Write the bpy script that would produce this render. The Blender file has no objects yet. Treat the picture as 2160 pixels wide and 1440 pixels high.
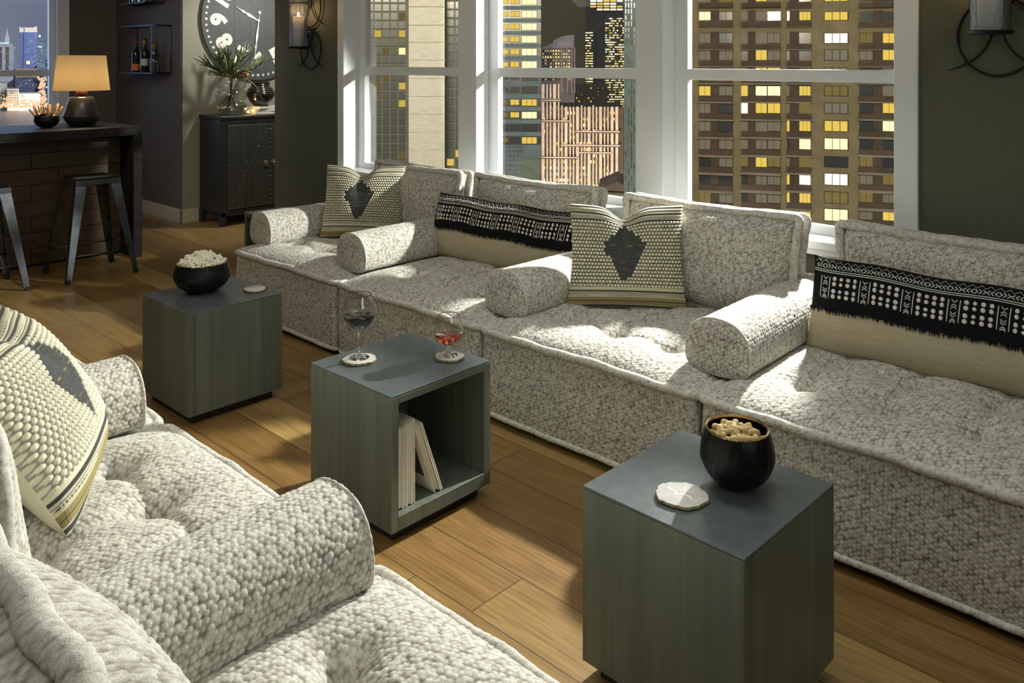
import bpy, math, random
import numpy as np
from mathutils import Vector, Matrix, Euler
R = math.radians
random.seed(7); rng = np.random.default_rng(7)
SC = bpy.context.scene
COL = SC.collection

# ------------------------------------------------------------------ camera
F = 1765.4; TH = .8087; HOR = 130.9; CAMZ = 1.65
FW = Vector((-math.cos(TH), math.sin(TH), 0)); RT = Vector((math.sin(TH), math.cos(TH), 0))
cd = bpy.data.cameras.new('camera'); cam = bpy.data.objects.new('camera', cd); COL.objects.link(cam)
cam.location = (0, 0, CAMZ)
cam.rotation_euler = (R(90), 0, math.atan2(-FW.x, FW.y))
cd.sensor_width = 36; cd.lens = F / 2160 * 36
cd.shift_y = -(720 - HOR) / 2160
cd.clip_end = 5000; cd.clip_start = .02
SC.camera = cam
SC.view_settings.view_transform = 'Standard'; SC.view_settings.look = 'None'
SC.view_settings.gamma = 1; SC.view_settings.exposure = 0
SC.view_settings.use_curve_mapping = False

# ------------------------------------------------------------------ world
W = bpy.data.worlds.new('night_sky'); SC.world = W; W.use_nodes = True
wn = W.node_tree.nodes; wl = W.node_tree.links
bg = wn['Background']
tc = wn.new('ShaderNodeTexCoord'); sx = wn.new('ShaderNodeSeparateXYZ'); wl.new(tc.outputs['Generated'], sx.inputs[0])
cr = wn.new('ShaderNodeValToRGB'); cr.color_ramp.elements[0].position = .40; cr.color_ramp.elements[1].position = .58
cr.color_ramp.elements[0].color = (.19, .21, .30, 1); cr.color_ramp.elements[1].color = (.062, .056, .038, 1)
wl.new(sx.outputs[1], cr.inputs[0])
nz = wn.new('ShaderNodeTexNoise'); nz.inputs['Scale'].default_value = 7; nz.inputs['Detail'].default_value = 4
wl.new(tc.outputs['Generated'], nz.inputs[0])
mr = wn.new('ShaderNodeMapRange'); mr.inputs[1].default_value = .35; mr.inputs[2].default_value = .7; mr.inputs[3].default_value = .8; mr.inputs[4].default_value = 1.3
wl.new(nz.outputs[0], mr.inputs[0])
mx = wn.new('ShaderNodeVectorMath'); mx.operation = 'SCALE'
wl.new(cr.outputs[0], mx.inputs[0]); wl.new(mr.outputs[0], mx.inputs['Scale'])
wl.new(mx.outputs[0], bg.inputs[0]); bg.inputs[1].default_value = 1.0

# ------------------------------------------------------------------ lights
def light(name, typ, loc, target, power, color, size=.1, size_y=None, spot=None, blend=.3):
    ld = bpy.data.lights.new(name, typ); o = bpy.data.objects.new(name, ld); COL.objects.link(o)
    ld.energy = power; ld.color = color; o.location = loc
    if target is not None:
        o.rotation_euler = (Vector(target) - Vector(loc)).to_track_quat('-Z', 'Y').to_euler()
    if typ == 'AREA':
        ld.shape = 'RECTANGLE'; ld.size = size; ld.size_y = size_y or size
    else:
        ld.shadow_soft_size = size
    if typ == 'SPOT':
        ld.spot_size = R(spot); ld.spot_blend = blend
    return o
# unseen strobe just outside the big windows, placed by the shadows it throws
light('window_strobe', 'SPOT', (-1.95, 5.05, 2.19), (-2.47, 4.193, 1.71), 1400, (1, .98, .92), .05, spot=86, blend=.1)
# blue city glow through the far window
light('far_window_glow', 'AREA', (-10.9, 2.6, 1.9), (-8, 2.8, 1.2), 20, (.38, .58, 1), 1.6, 1.6)
# added area lights that fill the room, no ceiling fixtures behind them
light('room_fill_light', 'AREA', (-1.6, .3, 2.68), (-2.3, 1.6, 0), 15, (1, .97, .86), 2.6, 1.4)
light('room_fill_light', 'AREA', (2.0, 1.2, 2.5), (-1.2, 2.0, .4), 25, (.97, 1, .88), 1.4, 1.4)
light('room_fill_light', 'AREA', (-1.9, 2.3, 2.7), (-1.7, .6, .5), 34, (1, .99, .95), 2.2, .7)
light('room_fill_light', 'AREA', (-5.6, .6, 2.68), (-5.6, 2.2, 0), 22, (1, .88, .68), 1.8, 1.4)
light('alcove_light', 'SPOT', (-7.25, 4.72, 2.5), (-8.3, 4.6, 1.3), 95, (1, .96, .86), .08, spot=120, blend=.6)
light('pier_wall_fill', 'SPOT', (-6.2, 2.2, 2.6), (-8.4, 3.9, 1.0), 48, (1, .88, .80), .2, spot=90, blend=.8)  # added spot that brightens the pier wall, no fixture there
# spot added above the view to brighten the city facades
light('facade_fill_light', 'SPOT', tuple(FW * 14 + RT * -2 + Vector((0, 0, 16))), tuple(FW * 120 + RT * 10 + Vector((0, 0, -6))), 230000, (1, .88, .64), 1, spot=85, blend=.5)

# ------------------------------------------------------------------ materials
MATS = {}
class NT:
    def __init__(s, name):
        s.m = bpy.data.materials.new(name); s.m.use_nodes = True
        s.n = s.m.node_tree.nodes; s.l = s.m.node_tree.links
        s.p = s.n['Principled BSDF']; s.out = s.n['Material Output']
    def add(s, t, **k):
        x = s.n.new('ShaderNode' + t)
        for a, b in k.items():
            setattr(x, a, b)
        return x
    def put(s, sock, v):
        if hasattr(v, 'is_output') or isinstance(v, bpy.types.NodeSocket): s.l.new(v, sock)
        else: sock.default_value = v
    def math(s, op, a, b=0., c=0.):
        x = s.add('Math', operation=op); s.put(x.inputs[0], a); s.put(x.inputs[1], b); s.put(x.inputs[2], c); return x.outputs[0]
    def coord(s, kind='Object', scale=(1, 1, 1), rot=(0, 0, 0)):
        t = s.add('TexCoord'); m = s.add('Mapping'); s.l.new(t.outputs[kind], m.inputs[0])
        m.inputs['Scale'].default_value = scale; m.inputs['Rotation'].default_value = rot; return m.outputs[0]
    def noise(s, vec, scale=5, detail=3, rough=.5, dist=0.):
        x = s.add('TexNoise'); s.l.new(vec, x.inputs['Vector']); x.inputs['Scale'].default_value = scale
        x.inputs['Detail'].default_value = detail; x.inputs['Roughness'].default_value = rough; x.inputs['Distortion'].default_value = dist
        return x.outputs[0]
    def ramp(s, fac, stops):
        x = s.add('ValToRGB'); s.l.new(fac, x.inputs[0]); e = x.color_ramp.elements
        e[0].position, e[0].color = stops[0][0], (*stops[0][1], 1)
        e[1].position, e[1].color = stops[-1][0], (*stops[-1][1], 1)
        for p_, c_ in stops[1:-1]:
            q = e.new(p_); q.color = (*c_, 1)
        return x.outputs[0]
    def mix(s, a, b, fac, mode='MIX'):
        x = s.add('Mix', data_type='RGBA', blend_type=mode)
        s.put(x.inputs[0], fac)
        s.put(x.inputs[6], a if not isinstance(a, tuple) else (*a, 1)); s.put(x.inputs[7], b if not isinstance(b, tuple) else (*b, 1))
        return x.outputs[2]
    def bump(s, h, strength=.3, dist=.002, normal=None):
        x = s.add('Bump'); x.inputs['Strength'].default_value = strength; x.inputs['Distance'].default_value = dist
        s.l.new(h, x.inputs['Height'])
        if normal is not None: s.l.new(normal, x.inputs['Normal'])
        return x.outputs[0]
def plain(name, color, rough=.5, metal=0., spec=.5, bump=None, vary=0., emis=None, es=0., vscale=6, coat=0.):
    k = NT(name); p = k.p
    p.inputs['Base Color'].default_value = (*color, 1); p.inputs['Roughness'].default_value = rough
    p.inputs['Metallic'].default_value = metal; p.inputs['Specular IOR Level'].default_value = spec
    p.inputs['Coat Weight'].default_value = coat
    if vary or bump:
        c = k.coord()
    if vary:
        n = k.noise(c, vscale, 5, .6)
        lo = tuple(x * (1 - vary) for x in color); hi = tuple(min(1, x * (1 + vary)) for x in color)
        k.l.new(k.ramp(n, [(.3, lo), (.7, hi)]), p.inputs['Base Color'])
    if bump:
        k.l.new(k.bump(k.noise(c, bump[0], 4), bump[1], bump[2]), p.inputs['Normal'])
    if emis:
        p.inputs['Emission Color'].default_value = (*emis, 1); p.inputs['Emission Strength'].default_value = es
    MATS[name] = k.m; return k.m

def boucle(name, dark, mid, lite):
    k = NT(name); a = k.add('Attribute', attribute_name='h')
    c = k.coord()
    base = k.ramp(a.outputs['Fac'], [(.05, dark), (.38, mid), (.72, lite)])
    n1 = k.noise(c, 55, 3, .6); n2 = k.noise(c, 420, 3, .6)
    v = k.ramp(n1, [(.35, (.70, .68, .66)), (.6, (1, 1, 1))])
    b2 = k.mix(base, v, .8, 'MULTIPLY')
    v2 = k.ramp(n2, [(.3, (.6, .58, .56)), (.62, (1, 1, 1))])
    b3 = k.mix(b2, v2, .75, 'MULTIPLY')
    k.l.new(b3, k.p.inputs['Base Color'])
    k.p.inputs['Roughness'].default_value = .82; k.p.inputs['Specular IOR Level'].default_value = .25
    k.p.inputs['Sheen Weight'].default_value = .25; k.p.inputs['Sheen Roughness'].default_value = .4
    k.l.new(k.bump(n2, .55, .003), k.p.inputs['Normal'])
    return k.m
M_boucle = boucle('boucle_fabric', (.27, .25, .205), (.45, .43, .37), (.75, .74, .67))

def knit_mat():
    k = NT('knit_yarn'); a = k.add('Attribute', attribute_name='col'); c = k.coord()
    n = k.noise(c, 500, 2, .6)
    v = k.ramp(n, [(.3, (.62, .62, .6)), (.62, (1, 1, 1))])
    k.l.new(k.mix(a.outputs['Color'], v, .8, 'MULTIPLY'), k.p.inputs['Base Color'])
    k.p.inputs['Roughness'].default_value = .85; k.p.inputs['Specular IOR Level'].default_value = .2
    k.l.new(k.bump(n, .5, .002), k.p.inputs['Normal'])
    return k.m
M_knit = knit_mat()

def linen(name, col, dark):
    k = NT(name); c = k.coord(scale=(6, 6, 320)); c2 = k.coord(scale=(320, 320, 6))
    a = k.noise(c, 1.5, 3, .6); b = k.noise(c2, 1.5, 3, .6)
    s = k.math('ADD', k.math('MULTIPLY', a, .65), k.math('MULTIPLY', b, .35))
    k.l.new(k.ramp(s, [(.36, dark), (.6, col)]), k.p.inputs['Base Color'])
    k.p.inputs['Roughness'].default_value = .85; k.p.inputs['Specular IOR Level'].default_value = .2
    k.l.new(k.bump(s, .5, .001), k.p.inputs['Normal'])
    return k.m
M_linen = linen('beige_linen', (.50, .44, .31), (.36, .31, .21))
M_black_cloth = plain('black_cotton', (.006, .006, .007), .85, spec=.15, bump=(700, .5, .001))
M_white_thread = plain('white_embroidery', (.72, .70, .64), .8, bump=(900, .6, .001))

def floor_mat():
    k = NT('oak_planks'); t = k.add('TexCoord'); s = k.add('SeparateXYZ'); k.l.new(t.outputs['Object'], s.inputs[0])
    X, Y = s.outputs[0], s.outputs[1]
    yy = k.math('DIVIDE', k.math('ADD', Y, 10 - 1.878 + .224 * 9), .224)
    row = k.math('FLOOR', yy); fy = k.math('FRACT', yy)
    wn1 = k.add('TexWhiteNoise', noise_dimensions='1D'); k.l.new(row, wn1.inputs['W'])
    xx = k.math('DIVIDE', k.math('ADD', X, k.math('MULTIPLY', wn1.outputs[0], 9.)), 1.9)
    col = k.math('FLOOR', xx); fx = k.math('FRACT', xx)
    cx = k.add('CombineXYZ'); k.l.new(row, cx.inputs[0]); k.l.new(col, cx.inputs[1])
    wn2 = k.add('TexWhiteNoise', noise_dimensions='2D'); k.l.new(cx.outputs[0], wn2.inputs['Vector'])
    # grain coordinates, offset per board
    off = k.math('MULTIPLY', wn2.outputs[0], 37.)
    g = k.add('CombineXYZ'); k.l.new(k.math('ADD', k.math('MULTIPLY', X, 1.3), off), g.inputs[0]); k.l.new(k.math('MULTIPLY', Y, 9.), g.inputs[1]); k.l.new(off, g.inputs[2])
    n1 = k.noise(g.outputs[0], 1.5, 4, .6, 1.2)
    g2 = k.add('CombineXYZ'); k.l.new(k.math('MULTIPLY', X, 5.), g2.inputs[0]); k.l.new(k.math('MULTIPLY', Y, 150.), g2.inputs[1]); k.l.new(off, g2.inputs[2])
    n2 = k.noise(g2.outputs[0], 1.2, 4, .6)
    wv = k.add('TexWave', wave_type='BANDS', bands_direction='Y'); k.l.new(g.outputs[0], wv.inputs[0])
    wv.inputs['Scale'].default_value = 1.6; wv.inputs['Distortion'].default_value = 6; wv.inputs['Detail'].default_value = 2; wv.inputs['Detail Scale'].default_value = .6
    tone = k.ramp(wn2.outputs[0], [(0, (.235, .14, .047)), (.5, (.305, .20, .070)), (1, (.39, .275, .108))])
    c1 = k.mix(tone, k.ramp(n1, [(.3, (.66, .60, .52)), (.65, (1.1, 1.08, 1.05))]), .85, 'MULTIPLY')
    c2 = k.mix(c1, k.ramp(n2, [(.35, (.74, .68, .6)), (.6, (1.03, 1.03, 1.03))]), .7, 'MULTIPLY')
    c3 = k.mix(c2, k.ramp(wv.outputs[1], [(0, (.80, .74, .66)), (.5, (1, 1, 1))]), .6, 'MULTIPLY')
    vo = k.add('TexVoronoi'); vm = k.add('CombineXYZ'); k.l.new(k.math('MULTIPLY', X, 1.1), vm.inputs[0]); k.l.new(k.math('MULTIPLY', Y, 2.6), vm.inputs[1])
    k.l.new(vm.outputs[0], vo.inputs['Vector']); vo.inputs['Scale'].default_value = 1.1
    knot = k.ramp(vo.outputs['Distance'], [(.015, (.30, .2, .12)), (.055, (1, 1, 1))])
    c4 = k.mix(c3, knot, .8, 'MULTIPLY')
    e1 = k.math('LESS_THAN', k.math('MINIMUM', fy, k.math('SUBTRACT', 1., fy)), .011)
    e2 = k.math('LESS_THAN', k.math('MINIMUM', fx, k.math('SUBTRACT', 1., fx)), .0012)
    gap = k.math('MAXIMUM', e1, e2)
    c5 = k.mix(c4, (.06, .03, .012), k.math('MULTIPLY', gap, .85))
    k.l.new(c5, k.p.inputs['Base Color'])
    k.l.new(k.math('ADD', .30, k.math('MULTIPLY', n2, .22)), k.p.inputs['Roughness'])
    k.p.inputs['Specular IOR Level'].default_value = .45
    h = k.math('SUBTRACT', k.math('MULTIPLY', n2, .25), gap)
    k.l.new(k.bump(h, .35, .002), k.p.inputs['Normal'])
    return k.m
M_floor = floor_mat()

def wood(name, c0, c1, scale=(1, 14, 14), rough=.5, plank=None, spec=.5):
    k = NT(name); k.p.inputs['Specular IOR Level'].default_value = spec; c = k.coord(scale=scale)
    n = k.noise(c, 2.2, 5, .65, 1.5); n2 = k.noise(c, 11, 4, .6)
    col = k.mix(k.ramp(n, [(.3, c0), (.7, c1)]), k.ramp(n2, [(.3, (.6, .58, .55)), (.65, (1, 1, 1))]), .7, 'MULTIPLY')
    k.l.new(col, k.p.inputs['Base Color'])
    k.p.inputs['Roughness'].default_value = rough
    k.l.new(k.bump(n2, .5, .002), k.p.inputs['Normal'])
    return k.m
M_bar = wood('dark_bar_wood', (.010, .009, .009), (.026, .024, .024), (12, 1.2, 12), .55, spec=.12)
M_panel = wood('brown_plank_wood', (.035, .019, .010), (.10, .058, .028), (10, 1.1, 10), .55)
M_cabinet = wood('black_cabinet_wood', (.016, .016, .017), (.034, .034, .036), (10, 10, 1), .45)

def streaked(name, c0, c1, rough=.42, metal=.25):
    k = NT(name); c = k.coord(scale=(26, 26, 1.1)); n = k.noise(c, 1.0, 4, .6); c2 = k.coord(); n2 = k.noise(c2, 260, 2, .5)
    k.l.new(k.mix(k.ramp(n, [(.3, c0), (.7, c1)]), k.ramp(n2, [(.3, (.8, .8, .8)), (.7, (1, 1, 1))]), .8, 'MULTIPLY'), k.p.inputs['Base Color'])
    k.p.inputs['Roughness'].default_value = rough; k.p.inputs['Metallic'].default_value = metal
    k.l.new(k.bump(n2, .12, .0006), k.p.inputs['Normal'])
    return k.m
M_table = streaked('grey_green_metal_finish', (.104, .124, .096), (.172, .200, .160), .38, .2)
M_tabletop = streaked('metal_top_blue_reflection', (.105, .128, .132), (.155, .18, .185), .34, .3)  # bluish window reflection put into the base colour of the top
M_table_in = streaked('dark_table_interior', (.03, .034, .032), (.05, .055, .05), .6)
M_plinth = plain('black_plinth', (.010, .010, .010), .5)
M_black_metal = plain('black_metal', (.012, .012, .014), .38, .6, bump=(60, .1, .001))
M_iron = plain('wrought_iron', (.008, .007, .009), .5, .4)
M_gunmetal = plain('gunmetal', (.14, .155, .17), .32, .9, vary=.35, vscale=9)
M_gunmetal_dark = plain('dark_gunmetal', (.02, .021, .024), .35, .8)
M_studded = streaked('studded_metal_panel', (.055, .058, .050), (.085, .088, .076), .45, .4)
M_nail = plain('pewter_nail', (.42, .40, .34), .3, .9)
M_chrome = plain('polished_nickel', (.65, .62, .55), .15, 1.)
M_wall = plain('olive_wall_paint', (.112, .116, .082), .75, spec=.3, bump=(220, .25, .001), vary=.05, vscale=40)
M_wall_dusk = plain('taupe_wall_paint', (.135, .112, .095), .75, spec=.3, bump=(220, .25, .001), vary=.05, vscale=40)
M_wall_lite = plain('sage_wall_paint', (.29, .29, .235), .75, spec=.3, bump=(220, .25, .001), vary=.05, vscale=40)
M_trim = plain('white_trim_paint', (.80, .83, .85), .35, spec=.5)
M_base = plain('cream_baseboard', (.55, .50, .38), .5)
M_ceiling = plain('ceiling_paint', (.55, .54, .50), .9)
M_cream = plain('cream_paper', (.80, .78, .67), .8)
M_page = plain('page_block', (.70, .68, .56), .9, bump=(400, .3, .001))
M_darkpic = plain('dark_cover_picture', (.06, .065, .055), .6, vary=.5, vscale=20)
M_white = plain('off_white_paint', (.74, .72, .66), .6)
M_agate = plain('white_agate', (.66, .66, .62), .25, vary=.10, vscale=30)
M_agate_vein = plain('agate_vein', (.92, .92, .9), .3)
M_agate_rim = plain('gilded_agate_edge', (.42, .38, .22), .55, .2, vary=.7, vscale=120)
M_popcorn = plain('popcorn', (.92, .88, .72), .8, vary=.12, vscale=60)
M_peanut = plain('peanut_shell', (.60, .46, .22), .8, vary=.25, vscale=160, bump=(260, .8, .002))
M_bread = plain('breadstick', (.62, .33, .12), .6, vary=.3, vscale=40)
M_gold = plain('brass_rim', (.55, .42, .20), .3, 1.)
M_leaf = plain('staghorn_leaf', (.12, .165, .06), .5, vary=.5, vscale=14)
M_leaf2 = plain('pale_leaf', (.30, .36, .25), .5, vary=.3, vscale=14)
M_stem = plain('brown_stem', (.05, .035, .02), .7)
M_rust = plain('rust_flower', (.45, .22, .06), .7, vary=.4, vscale=60)
M_pot = plain('ribbed_black_ceramic', (.018, .017, .014), .22, coat=.3, bump=(90, .2, .002))
M_lampbase = plain('black_lamp_base', (.022, .021, .021), .35, .3, vary=.3, vscale=30)
M_copper = plain('copper_neck', (.55, .20, .12), .35, .7)
M_clock = wood('dark_clock_boards', (.045, .052, .055), (.10, .112, .115), (4, 4, 60), .6)
M_wax = plain('candle_wax', (.80, .76, .66), .5)
k = NT('lamp_shade_linen'); k.p.inputs['Base Color'].default_value = (.86, .66, .38, 1); k.p.inputs['Roughness'].default_value = .9
c_ = k.coord(); n_ = k.noise(c_, 160, 3, .6)
tr = k.add('BsdfTranslucent'); k.l.new(k.ramp(n_, [(.3, (.78, .66, .45)), (.7, (.98, .87, .64))]), tr.inputs[0])
ms = k.add('MixShader'); ms.inputs[0].default_value = .8; k.l.new(k.p.outputs[0], ms.inputs[1]); k.l.new(tr.outputs[0], ms.inputs[2]); k.l.new(ms.outputs[0], k.out.inputs[0])
M_shade = k.m
def emit(name, c, s):
    k = NT(name); e = k.add('Emission'); e.inputs[0].default_value = (*c, 1); e.inputs[1].default_value = s
    k.l.new(e.outputs[0], k.out.inputs[0]); return k.m
M_flame = emit('candle_flame', (1, .62, .25), 14)
M_bulb = emit('warm_bulb', (1, .72, .38), 20)
def glass(name, col=(1, 1, 1), rough=0., ior=1.45):
    k = NT(name); p = k.p; p.inputs['Base Color'].default_value = (*col, 1); p.inputs['Roughness'].default_value = rough
    p.inputs['IOR'].default_value = ior; p.inputs['Transmission Weight'].default_value = 1; return k.m
M_glass = glass('clear_glass')
M_wine = plain('red_wine', (.006, .002, .004), .04, spec=.3)
M_cognac = glass('cognac', (.85, .16, .05), ior=1.36)
def thin_glass(name, col, gl=.08, bumpy=None, rough=.02):
    k = NT(name); t = k.add('BsdfTransparent'); t.inputs[0].default_value = (*col, 1); g = k.add('BsdfGlossy'); g.inputs['Roughness'].default_value = rough
    fr = k.add('LayerWeight'); fr.inputs[0].default_value = .25
    fac = k.math('ADD', gl, k.math('MULTIPLY', fr.outputs['Fresnel'], .35))
    if bumpy:
        b = k.bump(k.noise(k.coord(), bumpy, 3), 1., .01); k.l.new(b, g.inputs['Normal'])
    m = k.add('MixShader'); k.l.new(fac, m.inputs[0]); k.l.new(t.outputs[0], m.inputs[1]); k.l.new(g.outputs[0], m.inputs[2]); k.l.new(m.outputs[0], k.out.inputs[0])
    return k.m
M_pane = thin_glass('window_pane_glass', (.97, .98, .97), 0.0, rough=0.)
M_hurricane = thin_glass('seeded_glass', (.86, .88, .92), .10, bumpy=70, rough=.08)
M_vase = thin_glass('vase_glass', (.86, .90, .88), .10, rough=.03)

# ------------------------------------------------------------------ object helpers
def setp(o, label=None, cat=None, group=None, kind=None):
    if label: o['label'] = label
    if cat: o['category'] = cat
    if group: o['group'] = group
    if kind: o['kind'] = kind
    return o
def empty(name, loc=(0, 0, 0), rz=0., label=None, cat=None, group=None, kind=None):
    o = bpy.data.objects.new(name, None); COL.objects.link(o); o.empty_display_size = .1
    o.location = loc; o.rotation_euler = (0, 0, rz)
    return setp(o, label, cat, group, kind)
def link(name, me, parent=None, loc=None, rot=None):
    o = bpy.data.objects.new(name, me); COL.objects.link(o)
    if parent is not None: o.parent = parent
    if loc is not None: o.location = loc
    if rot is not None: o.rotation_euler = rot
    return o
def copy_tree(o, parent=None):
    c = o.copy(); COL.objects.link(c)
    if parent is not None: c.parent = parent
    for ch in list(o.children): copy_tree(ch, c)
    return c
def place(o, loc, rz=0., rx=0., ry=0.):
    o.location = loc; o.rotation_euler = (rx, ry, rz); return o

class MB:
    """collects simple shapes into ONE mesh"""
    def __init__(s): s.v = []; s.f = []; s.mi = []; s.sm = []
    def add(s, V, Fs, mi=0, smooth=False):
        b = len(s.v); s.v += [tuple(p) for p in V]
        for f in Fs: s.f.append(tuple(i + b for i in f)); s.mi.append(mi); s.sm.append(smooth)
        return s
    def box(s, a, b, mi=0, M=None, bev=0.):
        (x0, y0, z0), (x1, y1, z1) = a, b
        if bev > 0:
            e = bev; V = []; idx = {}
            for X, sx_ in ((x0, 1), (x1, -1)):
                for Y, sy in ((y0, 1), (y1, -1)):
                    for Z, sz in ((z0, 1), (z1, -1)):
                        kk = (sx_, sy, sz)
                        idx[kk] = len(V)
                        V += [(X, Y + sy * e, Z + sz * e), (X + sx_ * e, Y, Z + sz * e), (X + sx_ * e, Y + sy * e, Z)]
            Fs = []
            P = lambda sx_, sy, sz, a: idx[(sx_, sy, sz)] + a
            for sx_ in (1, -1):
                q = [P(sx_, 1, 1, 0), P(sx_, 1, -1, 0), P(sx_, -1, -1, 0), P(sx_, -1, 1, 0)]; Fs.append(q if sx_ == 1 else q[::-1])
            for sy in (1, -1):
                q = [P(1, sy, 1, 1), P(-1, sy, 1, 1), P(-1, sy, -1, 1), P(1, sy, -1, 1)]; Fs.append(q if sy == 1 else q[::-1])
            for sz in (1, -1):
                q = [P(1, 1, sz, 2), P(1, -1, sz, 2), P(-1, -1, sz, 2), P(-1, 1, sz, 2)]; Fs.append(q if sz == 1 else q[::-1])
            for a_ in (1, -1):
                for b_ in (1, -1):
                    Fs.append([P(a_, b_, 1, 0), P(a_, b_, -1, 0), P(a_, b_, -1, 1), P(a_, b_, 1, 1)])
                    Fs.append([P(a_, 1, b_, 0), P(a_, -1, b_, 0), P(a_, -1, b_, 2), P(a_, 1, b_, 2)])
                    Fs.append([P(1, a_, b_, 1), P(-1, a_, b_, 1), P(-1, a_, b_, 2), P(1, a_, b_, 2)])
            for kk in idx: Fs.append([idx[kk], idx[kk] + 1, idx[kk] + 2])
        else:
            V = [(x0, y0, z0), (x1, y0, z0), (x1, y1, z0), (x0, y1, z0), (x0, y0, z1), (x1, y0, z1), (x1, y1, z1), (x0, y1, z1)]
            Fs = [(0, 3, 2, 1), (4, 5, 6, 7), (0, 1, 5, 4), (1, 2, 6, 5), (2, 3, 7, 6), (3, 0, 4, 7)]
        if M is not None: V = [M @ Vector(p) for p in V]
        return s.add(V, Fs, mi)
    def lathe(s, prof, n=48, mi=0, c=(0, 0, 0), M=None, rfun=None, cap=True):
        V = []; Fs = []
        for j, (r, z) in enumerate(prof):
            for i in range(n):
                a = 2 * math.pi * i / n; rr = r if rfun is None else rfun(r, a, z, j)
                V.append((c[0] + rr * math.cos(a), c[1] + rr * math.sin(a), c[2] + z))
        m = len(prof)
        for j in range(m - 1):
            for i in range(n):
                i2 = (i + 1) % n; Fs.append((j * n + i, j * n + i2, (j + 1) * n + i2, (j + 1) * n + i))
        if cap:
            if prof[0][0] > 1e-5: Fs.append(tuple(range(n))[::-1])
            if prof[-1][0] > 1e-5: Fs.append(tuple((m - 1) * n + i for i in range(n)))
        if M is not None: V = [M @ Vector(p) for p in V]
        return s.add(V, Fs, mi, True)
    def tube(s, pts, r, n=8, mi=0, closed=False, rz=None, M=None, cap=True):
        pts = [Vector(p) for p in pts]; m = len(pts); V = []; Fs = []; up = None
        for j, p in enumerate(pts):
            if closed: d = pts[(j + 1) % m] - pts[j - 1]
            else: d = pts[min(j + 1, m - 1)] - pts[max(j - 1, 0)]
            d.normalize()
            if up is None:
                up = Vector((0, 0, 1)) if abs(d.z) < .9 else Vector((1, 0, 0))
            x = d.cross(up)
            if x.length < 1e-6: x = d.cross(Vector((0, 1, 0)))
            x.normalize(); up = x.cross(d).normalized()
            rr = r[j] if hasattr(r, '__len__') else r
            for i in range(n):
                a = 2 * math.pi * i / n; V.append(p + x * (rr * math.cos(a)) + up * (rr * math.sin(a)) * (rz or 1))
        for j in range(m if closed else m - 1):
            for i in range(n):
                i2 = (i + 1) % n; j2 = (j + 1) % m
                Fs.append((j * n + i, j2 * n + i, j2 * n + i2, j * n + i2))
        if cap and not closed:
            Fs.append(tuple(range(n))); Fs.append(tuple((m - 1) * n + i for i in range(n))[::-1])
        if M is not None: V = [M @ Vector(p) for p in V]
        return s.add(V, Fs, mi, True)
    def ball(s, c, r, nu=10, nv=7, mi=0, sc=(1, 1, 1), M=None):
        prof = [(max(1e-6, math.sin(math.pi * j / nv)) * r, -math.cos(math.pi * j / nv) * r) for j in range(nv + 1)]
        V = []; Fs = []
        for (rr, z) in prof:
            for i in range(nu):
                a = 2 * math.pi * i / nu; V.append(Vector((rr * math.cos(a) * sc[0], rr * math.sin(a) * sc[1], z * sc[2])))
        for j in range(nv):
            for i in range(nu): Fs.append((j * nu + i, j * nu + (i + 1) % nu, (j + 1) * nu + (i + 1) % nu, (j + 1) * nu + i))
        V = [(M @ p if M is not None else p) + Vector(c) for p in V]
        return s.add(V, Fs, mi, True)
    def mesh(s, name, mats):
        me = bpy.data.meshes.new(name); me.from_pydata(s.v, [], s.f)
        for m in (mats if isinstance(mats, (list, tuple)) else [mats]): me.materials.append(m)
        me.polygons.foreach_set('material_index', s.mi); me.polygons.foreach_set('use_smooth', s.sm); me.update(); return me
    def build(s, name, mats, parent=None, loc=None, rot=None): return link(name, s.mesh(name, mats), parent, loc, rot)

# ---- numpy grids
def grid_faces(n, m, cu=False, cv=False, base=0, flip=False):
    i = np.arange(n if cu else n - 1); j = np.arange(m if cv else m - 1)
    I, J = np.meshgrid(i, j, indexing='ij'); I2 = (I + 1) % n; J2 = (J + 1) % m
    q = np.stack([I * m + J, I2 * m + J, I2 * m + J2, I * m + J2], -1).reshape(-1, 4) + base
    return q[:, ::-1] if flip else q
def grad(P, ax, closed):
    if closed: return np.roll(P, -1, ax) - np.roll(P, 1, ax)
    return np.gradient(P, axis=ax)
def normals(P, cu=False, cv=False, flip=False):
    n = np.cross(grad(P, 0, cu), grad(P, 1, cv)); n /= np.linalg.norm(n, axis=-1, keepdims=True) + 1e-12
    return -n if flip else n
def npmesh(name, parts, mat, attr=None):
    """parts: list of (P(n,m,3), faces, attrvals)"""
    Vs = []; Fs = []; As = []; b = 0
    for P, fa, av in parts:
        V = P.reshape(-1, 3); Vs.append(V); Fs.append(fa + b); b += len(V)
        As.append(av.reshape(len(V), -1))
    V = np.concatenate(Vs); Fa = np.concatenate(Fs); A = np.concatenate(As)
    me = bpy.data.meshes.new(name); me.vertices.add(len(V)); me.vertices.foreach_set('co', V.astype(np.float32).ravel())
    me.loops.add(Fa.size); me.loops.foreach_set('vertex_index', Fa.astype(np.int32).ravel())
    me.polygons.add(len(Fa)); me.polygons.foreach_set('loop_start', np.arange(0, Fa.size, 4, dtype=np.int32))
    me.update(calc_edges=True); me.validate()
    me.polygons.foreach_set('use_smooth', np.ones(len(me.polygons), bool))
    if A.shape[1] == 1:
        a = me.attributes.new('h', 'FLOAT', 'POINT'); a.data.foreach_set('value', A.astype(np.float32).ravel())
    else:
        a = me.attributes.new('col', 'FLOAT_COLOR', 'POINT'); a.data.foreach_set('color', np.concatenate([A, np.ones((len(A), 1))], 1).astype(np.float32).ravel())
    me.materials.append(mat); return me
def hash2(a, b):
    x = np.sin(a * 127.1 + b * 311.7) * 43758.5453; return x - np.floor(x)
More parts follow.
